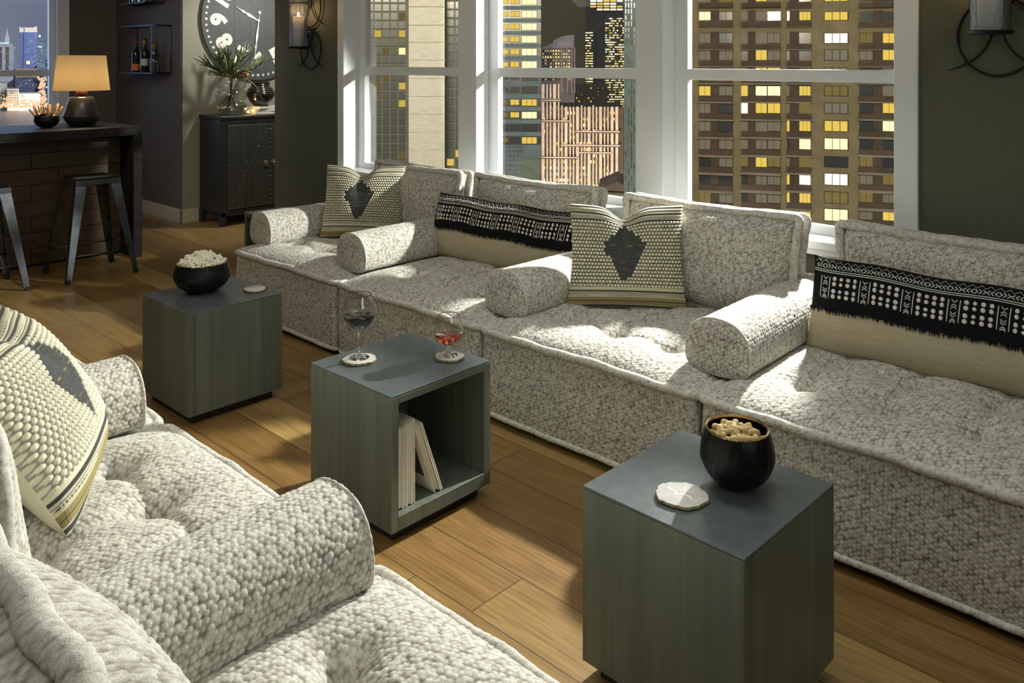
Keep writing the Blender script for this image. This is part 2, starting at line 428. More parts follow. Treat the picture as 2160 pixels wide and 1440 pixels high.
def lattice(u, v, p=.0155):
    """staggered rows of rounded, slightly uneven loops"""
    c, s_ = math.cos(.55), math.sin(.55); a = (u * c - v * s_) / p; b = (u * s_ + v * c) / (p * .84)
    a, b = np.broadcast_arrays(a, b); b0 = np.floor(b); best = np.full(a.shape, 9.); rb = np.zeros(a.shape)
    for db in (-1, 0, 1, 2):
        row = b0 + db; sh = .5 * np.mod(row, 2); ar = a - sh; c0 = np.floor(ar)
        for da in (0, 1):
            cc = c0 + da; j1 = hash2(cc, row) - .5; j2 = hash2(cc + 17.3, row + 5.1) - .5; r3 = hash2(cc + 3.7, row + 9.2)
            d = np.hypot(ar - cc + .42 * j1, (b - row) * .84 + .36 * j2) / (.54 + .16 * r3)
            m = d < best; best = np.where(m, d, best); rb = np.where(m, r3, rb)
    return np.clip(1 - best ** 2, 0, 1) ** .75 * (.66 + .34 * rb)
AMP = .0042
def fab(P, u, v, cu=False, cv=False, flip=False, amp=AMP):
    h = lattice(u, v); n = normals(P, cu, cv, flip); return P + n * ((h - .4) * amp)[..., None], h
def blen(P, ax):
    d = np.linalg.norm(np.diff(P, axis=ax), axis=-1); c = np.cumsum(d, axis=ax)
    z = np.zeros_like(np.take(c, [0], axis=ax)); return np.concatenate([z, c], axis=ax)
def tube_np(pts, r, n=14, closed=True, wr=0.):
    """fabric piping following pts (m,3)"""
    pts = np.asarray(pts, float); m = len(pts)
    d = grad(pts, 0, closed); d /= np.linalg.norm(d, axis=1, keepdims=True)
    up = np.tile(np.array([0, 0, 1.]), (m, 1)); bad = np.abs(d[:, 2]) > .8; up[bad] = (0, 1., 0)
    # parallel-ish frame
    x = np.zeros_like(d); y = np.zeros_like(d); u_ = up[0]
    for i in range(m):
        xx = np.cross(d[i], u_); xx /= np.linalg.norm(xx) + 1e-9; u_ = np.cross(xx, d[i]); x[i] = xx; y[i] = u_
    a = np.linspace(0, 2 * math.pi, n, endpoint=False)
    P = pts[:, None, :] + r * (np.cos(a)[None, :, None] * x[:, None, :] + np.sin(a)[None, :, None] * y[:, None, :])
    L = np.concatenate([[0], np.cumsum(np.linalg.norm(np.diff(pts, axis=0), axis=1))])
    U = np.repeat(L[:, None], n, 1); V = np.repeat((a * r)[None, :], m, 0)
    h = lattice(U, V, .0135); nn = (P - pts[:, None, :]) / r
    P = P + nn * ((h - .4) * .0028)[..., None]
    return P, grid_faces(m, n, closed, True), .25 + .75 * h
def resample(pts, step, closed=True):
    pts = np.asarray(pts, float)
    if closed: pts = np.vstack([pts, pts[:1]])
    L = np.concatenate([[0], np.cumsum(np.linalg.norm(np.diff(pts, axis=0), axis=1))])
    n = max(4, int(L[-1] / step)); t = np.linspace(0, L[-1], n, endpoint=not closed)
    return np.stack([np.interp(t, L, pts[:, i]) for i in range(pts.shape[1])], 1)
def rrect(w, d, r, n=10):
    P = []
    for cx_, cy_, a0 in ((w / 2 - r, d / 2 - r, 0), (-w / 2 + r, d / 2 - r, 90), (-w / 2 + r, -d / 2 + r, 180), (w / 2 - r, -d / 2 + r, 270)):
        for i in range(n + 1):
            a = R(a0 + 90 * i / n); P.append((cx_ + r * math.cos(a), cy_ + r * math.sin(a)))
    return np.array(P)

# ------------------------------------------------------------------ room shell
def sbox(name, a, b, mat, **k):
    o = MB().box(a, b).build(name, mat); setp(o, kind='structure'); return o
YW = 3.86; YG = 3.975; XF = -10.04; XC = -8.37; CEIL = 2.78
sbox('floor', (-10.3, -3.2, -.12), (3.2, 5.8, 0), M_floor)
sbox('ceiling', (-10.3, -3.2, CEIL), (3.2, 6.2, CEIL + .1), M_ceiling)
sbox('wall_back', (-10.3, -3.2, 0), (3.2, -3.05, CEIL), M_wall)
sbox('wall_right', (3.05, -3.05, 0), (3.2, YW, CEIL), M_wall)
WIN = [(-5.49, -4.19), (-4.01, -2.73), (-2.55, -1.333)]
WZ0, WZ1 = .80, 2.62
# window wall as one solid with openings
mb = MB()
x0, x1 = -6.55, 3.2; yb = 4.10
mb.box((x0, YW, 0), (x1, yb, WZ0 - .02)); mb.box((x0, YW, WZ1), (x1, yb, CEIL))
mb.box((x0, YW, WZ0 - .02), (WIN[0][0], yb, WZ1)); mb.box((WIN[2][1], YW, WZ0 - .02), (x1, yb, WZ1))
setp(mb.build('wall_window', M_wall), kind='structure')
# pier wall with the shelves, clock wall, far window wall
sbox('wall_pier', (XF, YW, 0), (XC, 5.7, CEIL), M_wall_dusk)
sbox('wall_clock', (XC, YW + .012, 0), (XC + .012, 5.6, CEIL), M_wall_lite)
def prism(pts, z0, z1):
    n = len(pts); return MB().add([(x, y, z0) for x, y in pts] + [(x, y, z1) for x, y in pts], [tuple(range(n))[::-1], tuple(range(n, 2 * n))] + [(i, (i + 1) % n, n + (i + 1) % n, n + i) for i in range(n)])
setp(prism([(-8.37, 5.60), (-7.5, 5.20), (-7.45, 5.28), (-8.33, 5.70)], 0, CEIL).build('wall_alcove', M_wall_lite), kind='structure')
setp(prism([(-7.5, 5.20), (-6.55, 4.09), (-6.44, 4.10), (-7.45, 5.28)], 0, CEIL).build('wall_alcove_side', M_wall_lite), kind='structure')
FWY0, FWY1 = 1.95, 3.166   # far window glass
mb = MB()
mb.box((XF - .2, -3.05, 0), (XF, FWY0 - .06, CEIL)); mb.box((XF - .2, FWY1 + .06, 0), (XF, YW, CEIL))
mb.box((XF - .2, FWY0 - .06, 0), (XF, FWY1 + .06, .86)); mb.box((XF - .2, FWY0 - .06, 2.6), (XF, FWY1 + .06, CEIL))
setp(mb.build('wall_left', M_wall_dusk), kind='structure')
setp(MB().box((XF, YW - .014, 0), (XC + .026, YW, .14), bev=.003).build('baseboard_pier', M_base), kind='structure')
setp(MB().box((XC + .012, YW - .014, 0), (XC + .026, 5.55, .14), bev=.003).build('baseboard_alcove', M_base), kind='structure')
setp(MB().box((XF, -3.05, 0), (XF + .014, YW - .014, .14), bev=.003).build('baseboard_left', M_base), kind='structure')

def window(idx, x0, x1, left_st, right_st):
    w = empty('window_%d' % idx, ((x0 + x1) / 2, YG, WZ0), kind='structure'); ox, oy, oz = w.location
    def bx(mb_, a, b, bev=.002): mb_.box((a[0] - ox, a[1] - oy, a[2] - oz), (b[0] - ox, b[1] - oy, b[2] - oz), bev=bev)
    f = MB()
    bx(f, (x0, YG, WZ0), (x0 + left_st, YG + .045, WZ1)); bx(f, (x1 - right_st, YG, WZ0), (x1, YG + .045, WZ1))
    bx(f, (x0, YG - .004, .775), (x1, YG + .045, .857)); bx(f, (x0, YG, WZ1 - .07), (x1, YG + .045, WZ1))
    f.build('sash_frame', M_trim, w)
    r = MB(); bx(r, (x0 + left_st - .01, YG - .012, 1.553), (x1 - right_st + .01, YG + .04, 1.613)); r.build('meeting_rail', M_trim, w)
    for z0, z1 in ((.857, 1.553), (1.613, WZ1 - .07)):
        p = MB(); bx(p, (x0 + left_st - .004, YG + .02, z0 - .004), (x1 - right_st + .004, YG + .024, z1 + .004), 0); p.build('pane', M_pane, w)
window(1, WIN[0][0], WIN[0][1], .088, .03); window(2, WIN[1][0], WIN[1][1], .088, .03); window(3, WIN[2][0], WIN[2][1], .085, .04)
for n_, (a, b) in enumerate(((WIN[0][1], WIN[1][0]), (WIN[1][1], WIN[2][0]))):
    setp(MB().box((a, YW - .002, .80), (b, 4.10, WZ1 + .02), bev=.003).build('trim_%d' % (n_ + 1), M_trim), kind='structure')
# jambs + casing
c = MB()
c.box((WIN[0][0] - .085, YW - .022, .76), (WIN[0][0], YW, WZ1 + .08), bev=.003); c.box((WIN[0][0] - .02, YW - .016, .78), (WIN[0][0] + .001, 4.10, WZ1), bev=.002)
setp(c.build('trim_3', M_trim), kind='structure')
c = MB()
c.box((WIN[2][1], YW - .022, .76), (WIN[2][1] + .10, YW, WZ1 + .08), bev=.003); c.box((WIN[2][1] - .001, YW - .016, .78), (WIN[2][1] + .02, 4.10, WZ1), bev=.002)
setp(c.build('trim_4', M_trim), kind='structure')
setp(MB().box((WIN[0][0] - .085, YW - .022, WZ1), (WIN[2][1] + .10, 4.10, WZ1 + .1), bev=.003).build('trim_5', M_trim), kind='structure')
c = MB()   # continuous sill board and apron
c.box((WIN[0][0] - .11, 3.80, .775), (WIN[2][1] + .125, YG + .02, .815), bev=.004)
c.box((WIN[0][0] - .10, 3.812, .748), (WIN[2][1] + .115, YW, .776), bev=.003)
c.box((WIN[0][0], YG - .02, .775), (WIN[2][1], 4.10, .80))
setp(c.build('trim_6', M_trim), kind='structure')
# far window
w = empty('window_4', (XF, 2.55, .86), kind='structure')
def fb(mb_, a, b, bev=.002): mb_.box((a[0] - XF, a[1] - 2.55, a[2] - .86), (b[0] - XF, b[1] - 2.55, b[2] - .86), bev=bev)
f = MB()
fb(f, (XF - .12, FWY1, .9), (XF - .07, FWY1 + .06, 2.6)); fb(f, (XF - .12, FWY0 - .06, .9), (XF - .07, FWY0, 2.6))
fb(f, (XF - .12, FWY0 - .06, .86), (XF - .07, FWY1 + .06, .95)); fb(f, (XF - .12, FWY0 - .06, 2.52), (XF - .07, FWY1 + .06, 2.6))
f.build('sash_frame', M_trim, w)
r = MB(); fb(r, (XF - .115, FWY0, 1.497), (XF - .06, FWY1, 1.565)); r.build('meeting_rail', M_trim, w)
for z0, z1 in ((.95, 1.497), (1.565, 2.52)):
    p = MB(); fb(p, (XF - .1, FWY0, z0), (XF - .096, FWY1, z1), 0); p.build('pane', M_pane, w)
c = MB()
c.box((XF, FWY1 + .06, .8), (XF + .022, FWY1 + .18, 2.72), bev=.003); c.box((XF, FWY0 - .18, .8), (XF + .022, FWY0 - .06, 2.72), bev=.003)
c.box((XF, FWY0 - .18, 2.6), (XF + .022, FWY1 + .18, 2.72), bev=.003)
c.box((XF - .2, FWY1 + .058, .86), (XF, FWY1 + .075, 2.6)); c.box((XF - .07, FWY0 - .2, .84), (XF + .05, FWY1 + .2, .868), bev=.003)
setp(c.build('trim_7', M_trim), kind='structure')

# ------------------------------------------------------------------ sofa seats
SW = 1.135
def seat_top_mesh(step=.0034):
    n = int(SW / step); X, Y = np.meshgrid(np.linspace(-1, 1, n), np.linspace(-1, 1, n), indexing='ij')
    x = SW / 2 * X * (1 - .022 * Y ** 10); y = SW / 2 * Y * (1 - .022 * X ** 10)
    dome = (1 - np.abs(X) ** 5) ** .6 * (1 - np.abs(Y) ** 5) ** .6
    z = .412 + .074 * dome
    T = .285
    for i in (-1, 0, 1):
        for j in (-1, 0, 1):
            d = np.hypot(x - i * T, y - j * T)
            z = z - .036 * np.exp(-(d / .034) ** 2) - .046 * np.exp(-(d / .085) ** 2)
    for i in (-1, 0, 1):
        for q, o in ((x, y), (y, x)):
            mask = 1 / (1 + np.exp((np.abs(o) - .36) / .03)); z = z - .013 * np.exp(-((q - i * T) / .02) ** 2) * mask
    z = z + .004 * np.sin(x * 9 + 2 * np.sin(y * 7)) * dome
    P = np.stack([x, y, z], -1)
    P, h = fab(P, x, y)
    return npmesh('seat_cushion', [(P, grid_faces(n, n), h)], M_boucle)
def seat_base_mesh(step=.0036):
    o = resample(rrect(SW - .012, SW - .012, .035), step); m = int(.37 / step)
    t = np.linspace(0, 1, m); z = .035 + t * .375
    bulge = 1 + .012 * np.sin(math.pi * t) ** .6
    P = np.concatenate([o[:, None, :] * bulge[None, :, None], np.repeat(z[None, :, None], len(o), 0)], -1)
    U = np.repeat(np.concatenate([[0], np.cumsum(np.linalg.norm(np.diff(o, axis=0), axis=1))])[:, None], m, 1); V = np.repeat(z[None, :], len(o), 0)
    P, h = fab(P, U, V, cu=True)
    bot = np.stack([np.stack([o[:, 0], o[:, 1], np.full(len(o), .035)], -1), np.stack([o[:, 0] * 0, o[:, 1] * 0, np.full(len(o), .035)], -1)], 1)
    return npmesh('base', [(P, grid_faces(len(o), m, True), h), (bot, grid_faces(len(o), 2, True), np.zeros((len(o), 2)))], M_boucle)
def seat_pipe_mesh(z0, wob, r, grow):
    o = resample(rrect(SW + grow, SW + grow, .045), .006)
    L = np.concatenate([[0], np.cumsum(np.linalg.norm(np.diff(o, axis=0), axis=1))]) / 4.5 * 2 * math.pi
    z = z0 + wob * (np.sin(5 * L) * .5 + np.sin(11 * L + 1) * .3 + np.sin(23 * L + 2) * .25)
    w2 = 1 + .0022 * np.sin(17 * L) + .0015 * np.sin(31 * L)
    P = np.stack([o[:, 0] * w2, o[:, 1] * w2, z], -1)
    return npmesh('piping', [tube_np(P, r)], M_boucle)
def knob_mesh():
    mb_ = MB(); mb_.ball((0, 0, 0), .011, 12, 8, sc=(1, 1, .5)); me = mb_.mesh('button', M_boucle)
    a = me.attributes.new('h', 'FLOAT', 'POINT'); a.data.foreach_set('value', [.35] * len(me.vertices)); return me
me_top = seat_top_mesh(); me_base = seat_base_mesh(); me_p1 = seat_pipe_mesh(.415, .007, .017, -.004); me_p2 = seat_pipe_mesh(.042, .003, .0115, -.008)
me_btn = knob_mesh(); me_foot = MB().box((-.03, -.03, 0), (.03, .03, .04), bev=.003).mesh('foot', M_plinth)
seat0 = empty('sofa_seat')
link('base', me_base, seat0); link('seat_cushion', me_top, seat0); link('piping', me_p1, seat0); link('piping', me_p2, seat0)
for i in (-1, 0, 1):
    for j in (-1, 0, 1): link('button', me_btn, seat0, (i * .285, j * .285, .401))
for i in (-1, 1):
    for j in (-1, 1): link('foot', me_foot, seat0, (i * .48, j * .48, 0))
GS = 'tufted armless sofa seats in two facing rows'
XS = [-4.51, -3.36, -2.21, -1.06]
LAB = ['tufted grey boucle sofa seat, farthest along the window row, beside the bare end table', 'tufted grey boucle sofa seat under the windows, second from the far end',
       'tufted grey boucle sofa seat under the windows carrying the diamond pillow nearest the camera', 'tufted grey boucle sofa seat nearest the camera under the windows, behind the peanut bowl']
for i, x in enumerate(XS):
    o = seat0 if i == 0 else copy_tree(seat0)
    place(o, (x, 2.699 + SW / 2, 0)); setp(o, LAB[i], 'sofa', GS)
for x, l in ((-2.245, 'tufted pale boucle sofa seat at the left, holding the big knit pillow'),
             (-1.095, 'tufted pale boucle sofa seat at the bottom edge, in front of the big near bolster'),
             (-3.40, 'pale boucle sofa seat at the far left end, only its edge showing past the bolster')):
    o = copy_tree(seat0); place(o, (x, 1.247 - SW / 2, 0), math.pi); setp(o, l, 'sofa', GS)

# ------------------------------------------------------------------ bolster arms (D section)
def bolster_meshes(L=.92, step=.0030):
    a = np.linspace(0, 2 * math.pi, 400, endpoint=False); cs, sn = np.cos(a), np.sin(a)
    x = .135 * np.sign(cs) * np.abs(cs) ** .80
    z = np.where(sn > 0, .075 + .137 * np.abs(sn) ** .9, .075 - .075 * np.abs(sn) ** .42)
    x = x * np.where(sn < 0, 1 - .06 * np.abs(sn), 1)
    o = resample(np.stack([x, z], 1), step); n = len(o); m = int(L / step)
    Ls = np.concatenate([[0], np.cumsum(np.linalg.norm(np.diff(o, axis=0), axis=1))])
    y = np.linspace(0, L, m); e = 1 + .010 * np.sin(math.pi * y / L) ** .5
    cz = .075
    P = np.zeros((n, m, 3)); P[:, :, 0] = o[:, 0][:, None] * e[None, :]; P[:, :, 1] = y[None, :]; P[:, :, 2] = cz + (o[:, 1] - cz)[:, None] * e[None, :]
    P[:, :, 2] = np.maximum(P[:, :, 2], 0.0)
    U = np.repeat(Ls[:, None], m, 1); V = np.repeat(y[None, :], n, 0)
    # orient: want outward normals
    P1, h1 = fab(P, U, V, cu=True, flip=False)
    nn = normals(P, True)[0, m // 2]
    if nn[0] < 0: P1, h1 = fab(P, U, V, cu=True, flip=True)
    parts = [(P1, grid_faces(n, m, True), h1)]
    for side in (0, 1):
        s = np.linspace(1, 0.001, 42); Q = np.zeros((n, len(s), 3)); Q[:, :, 0] = o[:, 0][:, None] * s; Q[:, :, 2] = cz + (o[:, 1] - cz)[:, None] * s
        dome = .014 * (1 - s ** 4); Q[:, :, 1] = (-dome if side == 0 else L + dome)[None, :]
        h = lattice(Q[:, :, 0], Q[:, :, 2]); Q[:, :, 1] += (-1 if side == 0 else 1) * (h - .4) * AMP * np.minimum(1, (1 - s) * 12 + .0)
        parts.append((Q, grid_faces(n, len(s), True), h))
    body = npmesh('bolster_cover', parts, M_boucle)
    seams = []
    for yy in (.004, L - .004):
        pp = np.stack([o[::2, 0] * 1.0, np.full(len(o[::2]), yy), o[::2, 1]], 1); seams.append(tube_np(pp, .0045, 8))
    return body, [npmesh('end_seam', [q], M_boucle) for q in seams]
me_b, me_bs = bolster_meshes()
bol0 = empty('bolster'); link('bolster_cover', me_b, bol0); [link('end_seam', q, bol0) for q in me_bs]
GB = 'half-round boucle bolsters used as sofa arms'
BX = [(-4.985, 2.83, 'half-round boucle bolster at the far end of the window row, beside the bare end table', 0), (-3.985, 2.835, 'half-round boucle bolster between the far knit pillow and the far black and white pillow', 0),
      (-2.755, 2.84, 'half-round boucle bolster to the left of the diamond pillow nearest the camera, window row', 0), (-1.645, 2.86, 'half-round boucle bolster above the peanut bowl, left of the near black and white pillow', 0)]
for i, (x, y, l, rz) in enumerate(BX):
    o = bol0 if i == 0 else copy_tree(bol0)
    place(o, (x, y, .452), R([-1.5, 1, -1, 1.5][i])); setp(o, l, 'bolster', GB)
for x, l, z in ((-1.665, 'largest half-round boucle bolster in the foreground, lying across the left sofa row', .440), (-2.885, 'half-round boucle bolster in the left sofa row, just beyond the big knit pillow', .440)):
    o = copy_tree(bol0); place(o, (x, 1.15, z), math.pi + R(.5)); setp(o, l, 'bolster', GB)

# ------------------------------------------------------------------ back cushions
def cushion_meshes(Wc=.935, H=.495, belly=.10, back=.05, half=.04, step=.0034, ears=1.):
    def outline(X, Z, s=1.):
        x = Wc / 2 * X * (1 - .045 * ears * (1 - Z ** 2)); z = H / 2 + H / 2 * Z * (1 - .075 * ears * (1 - np.abs(X) ** 2.2) * (Z > 0) - .02 * (1 - X ** 2) * (Z < 0))
        k_ = (np.abs(X) ** 14) * (np.abs(Z) ** 14); return x * (1 - .03 * k_), z - .03 * H * k_ * np.sign(Z) * .6
    n, m = int(Wc / step), int(H / step)
    X, Z = np.meshgrid(np.linspace(-1, 1, n), np.linspace(-1, 1, m), indexing='ij')
    x, z = outline(X, Z); prof = ((1 - np.abs(X) ** 3.2) * (1 - np.abs(Z) ** 3.2)) ** .55
    wr = .004 * np.sin(X * 14 + 3 * np.sin(Z * 5)) * np.exp(-((1 - np.abs(Z)) / .2))
    y = -half + .022 * (1 - prof) ** 3 - (belly + .012 * np.sin(X * 3 + Z * 2)) * prof + wr
    P = np.stack([x * .985, y, H / 2 + (z - H / 2) * .975], -1); P1, h1 = fab(P, blen(P, 0), blen(P, 1), flip=False)
    parts = [(P1, grid_faces(n, m), h1)]
    n2, m2 = n // 3, m // 3
    X2, Z2 = np.meshgrid(np.linspace(-1, 1, n2), np.linspace(-1, 1, m2), indexing='ij'); x2, z2 = outline(X2, Z2)
    pr2 = ((1 - np.abs(X2) ** 3) * (1 - np.abs(Z2) ** 3)) ** .6
    Q = np.stack([x2, half - .01 * (1 - pr2) + back * pr2, z2], -1); parts.append((Q, grid_faces(n2, m2), lattice(x2, z2)))
    t = np.linspace(-1, 1, 120)
    per = np.concatenate([np.stack([t, -np.ones_like(t)], 1)[:-1], np.stack([np.ones_like(t), t], 1)[:-1], np.stack([-t, np.ones_like(t)], 1)[:-1], np.stack([-np.ones_like(t), -t], 1)[:-1]])
    ox, oz = outline(per[:, 0], per[:, 1]); O = np.stack([ox, oz], 1)
    Or = resample(O, .006)
    yy = np.linspace(-half, half, 12); band = np.zeros((len(Or), 12, 3)); sc_ = 1 + .0 * yy
    cen = np.array([0, H / 2]); D = Or - cen
    inset = 1 - .018 * (1 - (yy / half) ** 2)
    band[:, :, 0] = D[:, 0][:, None] * inset; band[:, :, 2] = H / 2 + D[:, 1][:, None] * inset; band[:, :, 1] = yy[None, :]
    band_h = lattice(np.arange(len(Or))[:, None] * .006 + 0 * yy[None, :], 0 * Or[:, :1] + yy[None, :])
    parts.append((band, grid_faces(len(Or), 12, True), band_h))
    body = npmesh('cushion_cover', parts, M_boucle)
    pipes = []
    for s in (-1, 1):
        k_ = np.arange(len(Or)) * .006
        wob = 1.012 + .006 * np.sin(k_ * 25) + .004 * np.sin(k_ * 61)
        pp = np.stack([D[:, 0] * wob, np.full(len(Or), s * (half + .004)) + .003 * np.sin(k_ * 33), H / 2 + D[:, 1] * wob], 1)
        pipes.append(npmesh('piping', [tube_np(pp, .0185)], M_boucle))
    return body, pipes
me_c, me_cp = cushion_meshes()
cu0 = empty('back_cushion'); link('cushion_cover', me_c, cu0)
for p in me_cp: link('piping', p, cu0)
GC = 'boucle back cushions with double piping'
CX = [(-4.36, 3.63, 'boucle back cushion farthest along the windows, partly behind the far knit pillow', 1.), (-3.31, 3.63, 'boucle back cushion behind the far black and white lumbar pillow', 1.),
      (-2.145, 3.62, 'boucle back cushion right of the near diamond pillow, below the largest window', 1.), (-1.02, 3.62, 'boucle back cushion at the right edge, behind the near black and white pillow', 1.)]
for i, (x, y, l, s) in enumerate(CX):
    o = cu0 if i == 0 else copy_tree(cu0)
    place(o, (x, y, .452), R([-3, 0, 2, 0][i]), R(-6)); setp(o, l, 'cushion', GC)
o = copy_tree(cu0); place(o, (-1.07, .365, .452), math.pi, R(-8)); o.scale = (1, 1.3, 1); setp(o, 'boucle back cushion at the bottom left corner, nearest to the camera', 'cushion', GC)
o = copy_tree(cu0); place(o, (-2.25, .465, .452), math.pi + R(1), R(-6)); setp(o, 'boucle back cushion at the left edge, behind the largest knit pillow', 'cushion', GC)

# ------------------------------------------------------------------ knit diamond pillows
CREAM = np.array([.80, .76, .56]); DARK = np.array([.055, .057, .055]); GREY = np.array([.12, .12, .115]); OLIVE = np.array([.33, .27, .12])
def knit_meshes(Wp=.58, H=.50, T=.085, step=.0026, chop=1., gcol=None):
    n, m = int(Wp / step), int(H / step)
    X, Z = np.meshgrid(np.linspace(-1, 1, n), np.linspace(0, 1, m), indexing='ij'); Zs = 2 * Z - 1
    def shape(X, Z, Zs):
        x = Wp / 2 * X * (1 - .075 * (1 - Zs ** 2) - .04 * Z)
        z = H * (.5 + .5 * Zs * (1 - .045 * (1 - X ** 2)))
        z = z - chop * .062 * np.exp(-((X + .04) / .26) ** 2) * Z ** 5
        return x, z
    x, z = shape(X, Z, Zs); prof = ((1 - np.abs(X) ** 2.6) * (1 - np.abs(Zs) ** 2.6)) ** .5
    dent = chop * .05 * np.exp(-((X + .04) / .16) ** 2) * np.exp(-((1 - Z) / .3) ** 2)
    y = -(T * prof - dent * prof)
    P = np.stack([x, y, z], -1); N = normals(P)
    if N[n // 2, m // 2, 1] > 0: N = -N
    # yarn layout in metres
    um = X * Wp / 2; vm = Z * H; p = .0170
    row = np.floor(vm / p); fu = um / p + .5 * (row % 2); fr = vm / p - row; cu_ = fu - np.floor(fu)
    nub = np.clip(1 - ((cu_ - .5) / .47) ** 2 - ((fr - .5) / .47) ** 2, 0, 1) ** .5
    stripe_top = Z > .845; stripe_bot = Z < .175
    plain_b = ((Z > .175) & (Z < .205))
    fcol = (np.floor(fu) + .5 - .5 * (row % 2)) * p; zr = (row + .5) * p / H
    half = np.where(zr > .60, (.85 - zr) / .25 * .118, (zr - .235) / .365 * .115)
    diam = (np.abs(fcol + .01) < np.minimum(half, .105)) & (~stripe_top) & (~stripe_bot) & (~plain_b)
    h = nub * .0075
    rib = .5 + .5 * np.cos(vm / .0078 * 2 * math.pi)
    h = np.where(diam, rib * .0016 + nub * .0012, h)
    st = np.where(stripe_top, (1 - Z) / .155, Z / .175)
    sb = (.5 + .5 * np.cos(um / .0065 * 2 * math.pi))
    isst = stripe_top | stripe_bot
    h = np.where(isst, .0034 * np.abs(np.sin(st * math.pi * 5)) + sb * .001, h); h = np.where(plain_b, rib * .0008, h)
    C = np.zeros(X.shape + (3,)); g = hash2(np.floor(fu), row)[..., None]
    C[:] = np.where(nub[..., None] > .40, CREAM * (.9 + .25 * g), DARK * 1.3 * (1 if gcol is None else 1) if gcol is None else gcol)
    C = np.where(diam[..., None], DARK * (.7 + 1.2 * hash2(np.floor(um / .003), np.floor(vm / .003)))[..., None], C)
    dd = (hash2(np.floor(um / .03), row) > .82) & (fr < .2)
    C = np.where((diam & dd)[..., None], OLIVE * .8, C)
    band = np.floor(st * 5).astype(int)
    pal = np.array([DARK * 1.2, CREAM, DARK * 1.2, CREAM * .9, OLIVE]) if True else None
    fs = st * 5 - np.floor(st * 5)
    bead = (sb > .45) & (np.abs(fs - .5) < .33)
    Cst = np.where((fs > .52)[..., None] | (fs < .15)[..., None], DARK * 1.1, CREAM * .8); Cst = np.where(((band % 2 == 1) & ~bead)[..., None], CREAM * .95, Cst)
    Cst = np.where((stripe_bot & (st > .25) & (st < .6) & (fs > .2))[..., None], OLIVE * (.7 + .6 * sb[..., None]), Cst)
    C = np.where(isst[..., None], Cst, C); C = np.where(plain_b[..., None], CREAM * .9, C)
    edge = np.minimum(1, (1 - np.maximum(np.abs(X), np.abs(Zs))) * 25)
    P1 = P + N * (h * edge)[..., None]
    front = (P1, grid_faces(n, m, flip=False), C)
    n2, m2 = n // 5, m // 5; X2, Z2 = np.meshgrid(np.linspace(-1, 1, n2), np.linspace(0, 1, m2), indexing='ij'); x2, z2 = shape(X2, Z2, 2 * Z2 - 1)
    pr = ((1 - np.abs(X2) ** 2.6) * (1 - np.abs(2 * Z2 - 1) ** 2.6)) ** .5
    Q = np.stack([x2, T * .8 * pr, z2], -1)
    return npmesh('knit_front', [front], M_knit), npmesh('pillow_back', [(Q, grid_faces(n2, m2), np.ones(Q.shape) * CREAM)], M_knit)
kf, kb = knit_meshes()
kn0 = empty('knit_pillow'); link('knit_front', kf, kn0); link('pillow_back', kb, kn0)
GK = 'knit pillows with a dark diamond'
place(kn0, (-4.575, 3.335, .462), R(35), R(-13)); setp(kn0, 'cream knit pillow with dark diamond at the far end of the window row', 'pillow', GK)
o = copy_tree(kn0); place(o, (-2.375, 3.285, .462), R(38), R(-12)); setp(o, 'cream knit pillow with dark diamond on the middle of the window row, nearer one', 'pillow', GK)
kf2, kb2 = knit_meshes(.58, .54, .13, .0026, .55, gcol=np.array([.36, .36, .31]))
k2 = empty('knit_pillow'); link('knit_front', kf2, k2); link('pillow_back', kb2, k2)
place(k2, (-2.51, .885, .458), R(152), R(-33)); setp(k2, 'big cream nubby knit pillow at the left edge of the photo, cut by the frame', 'pillow', GK)

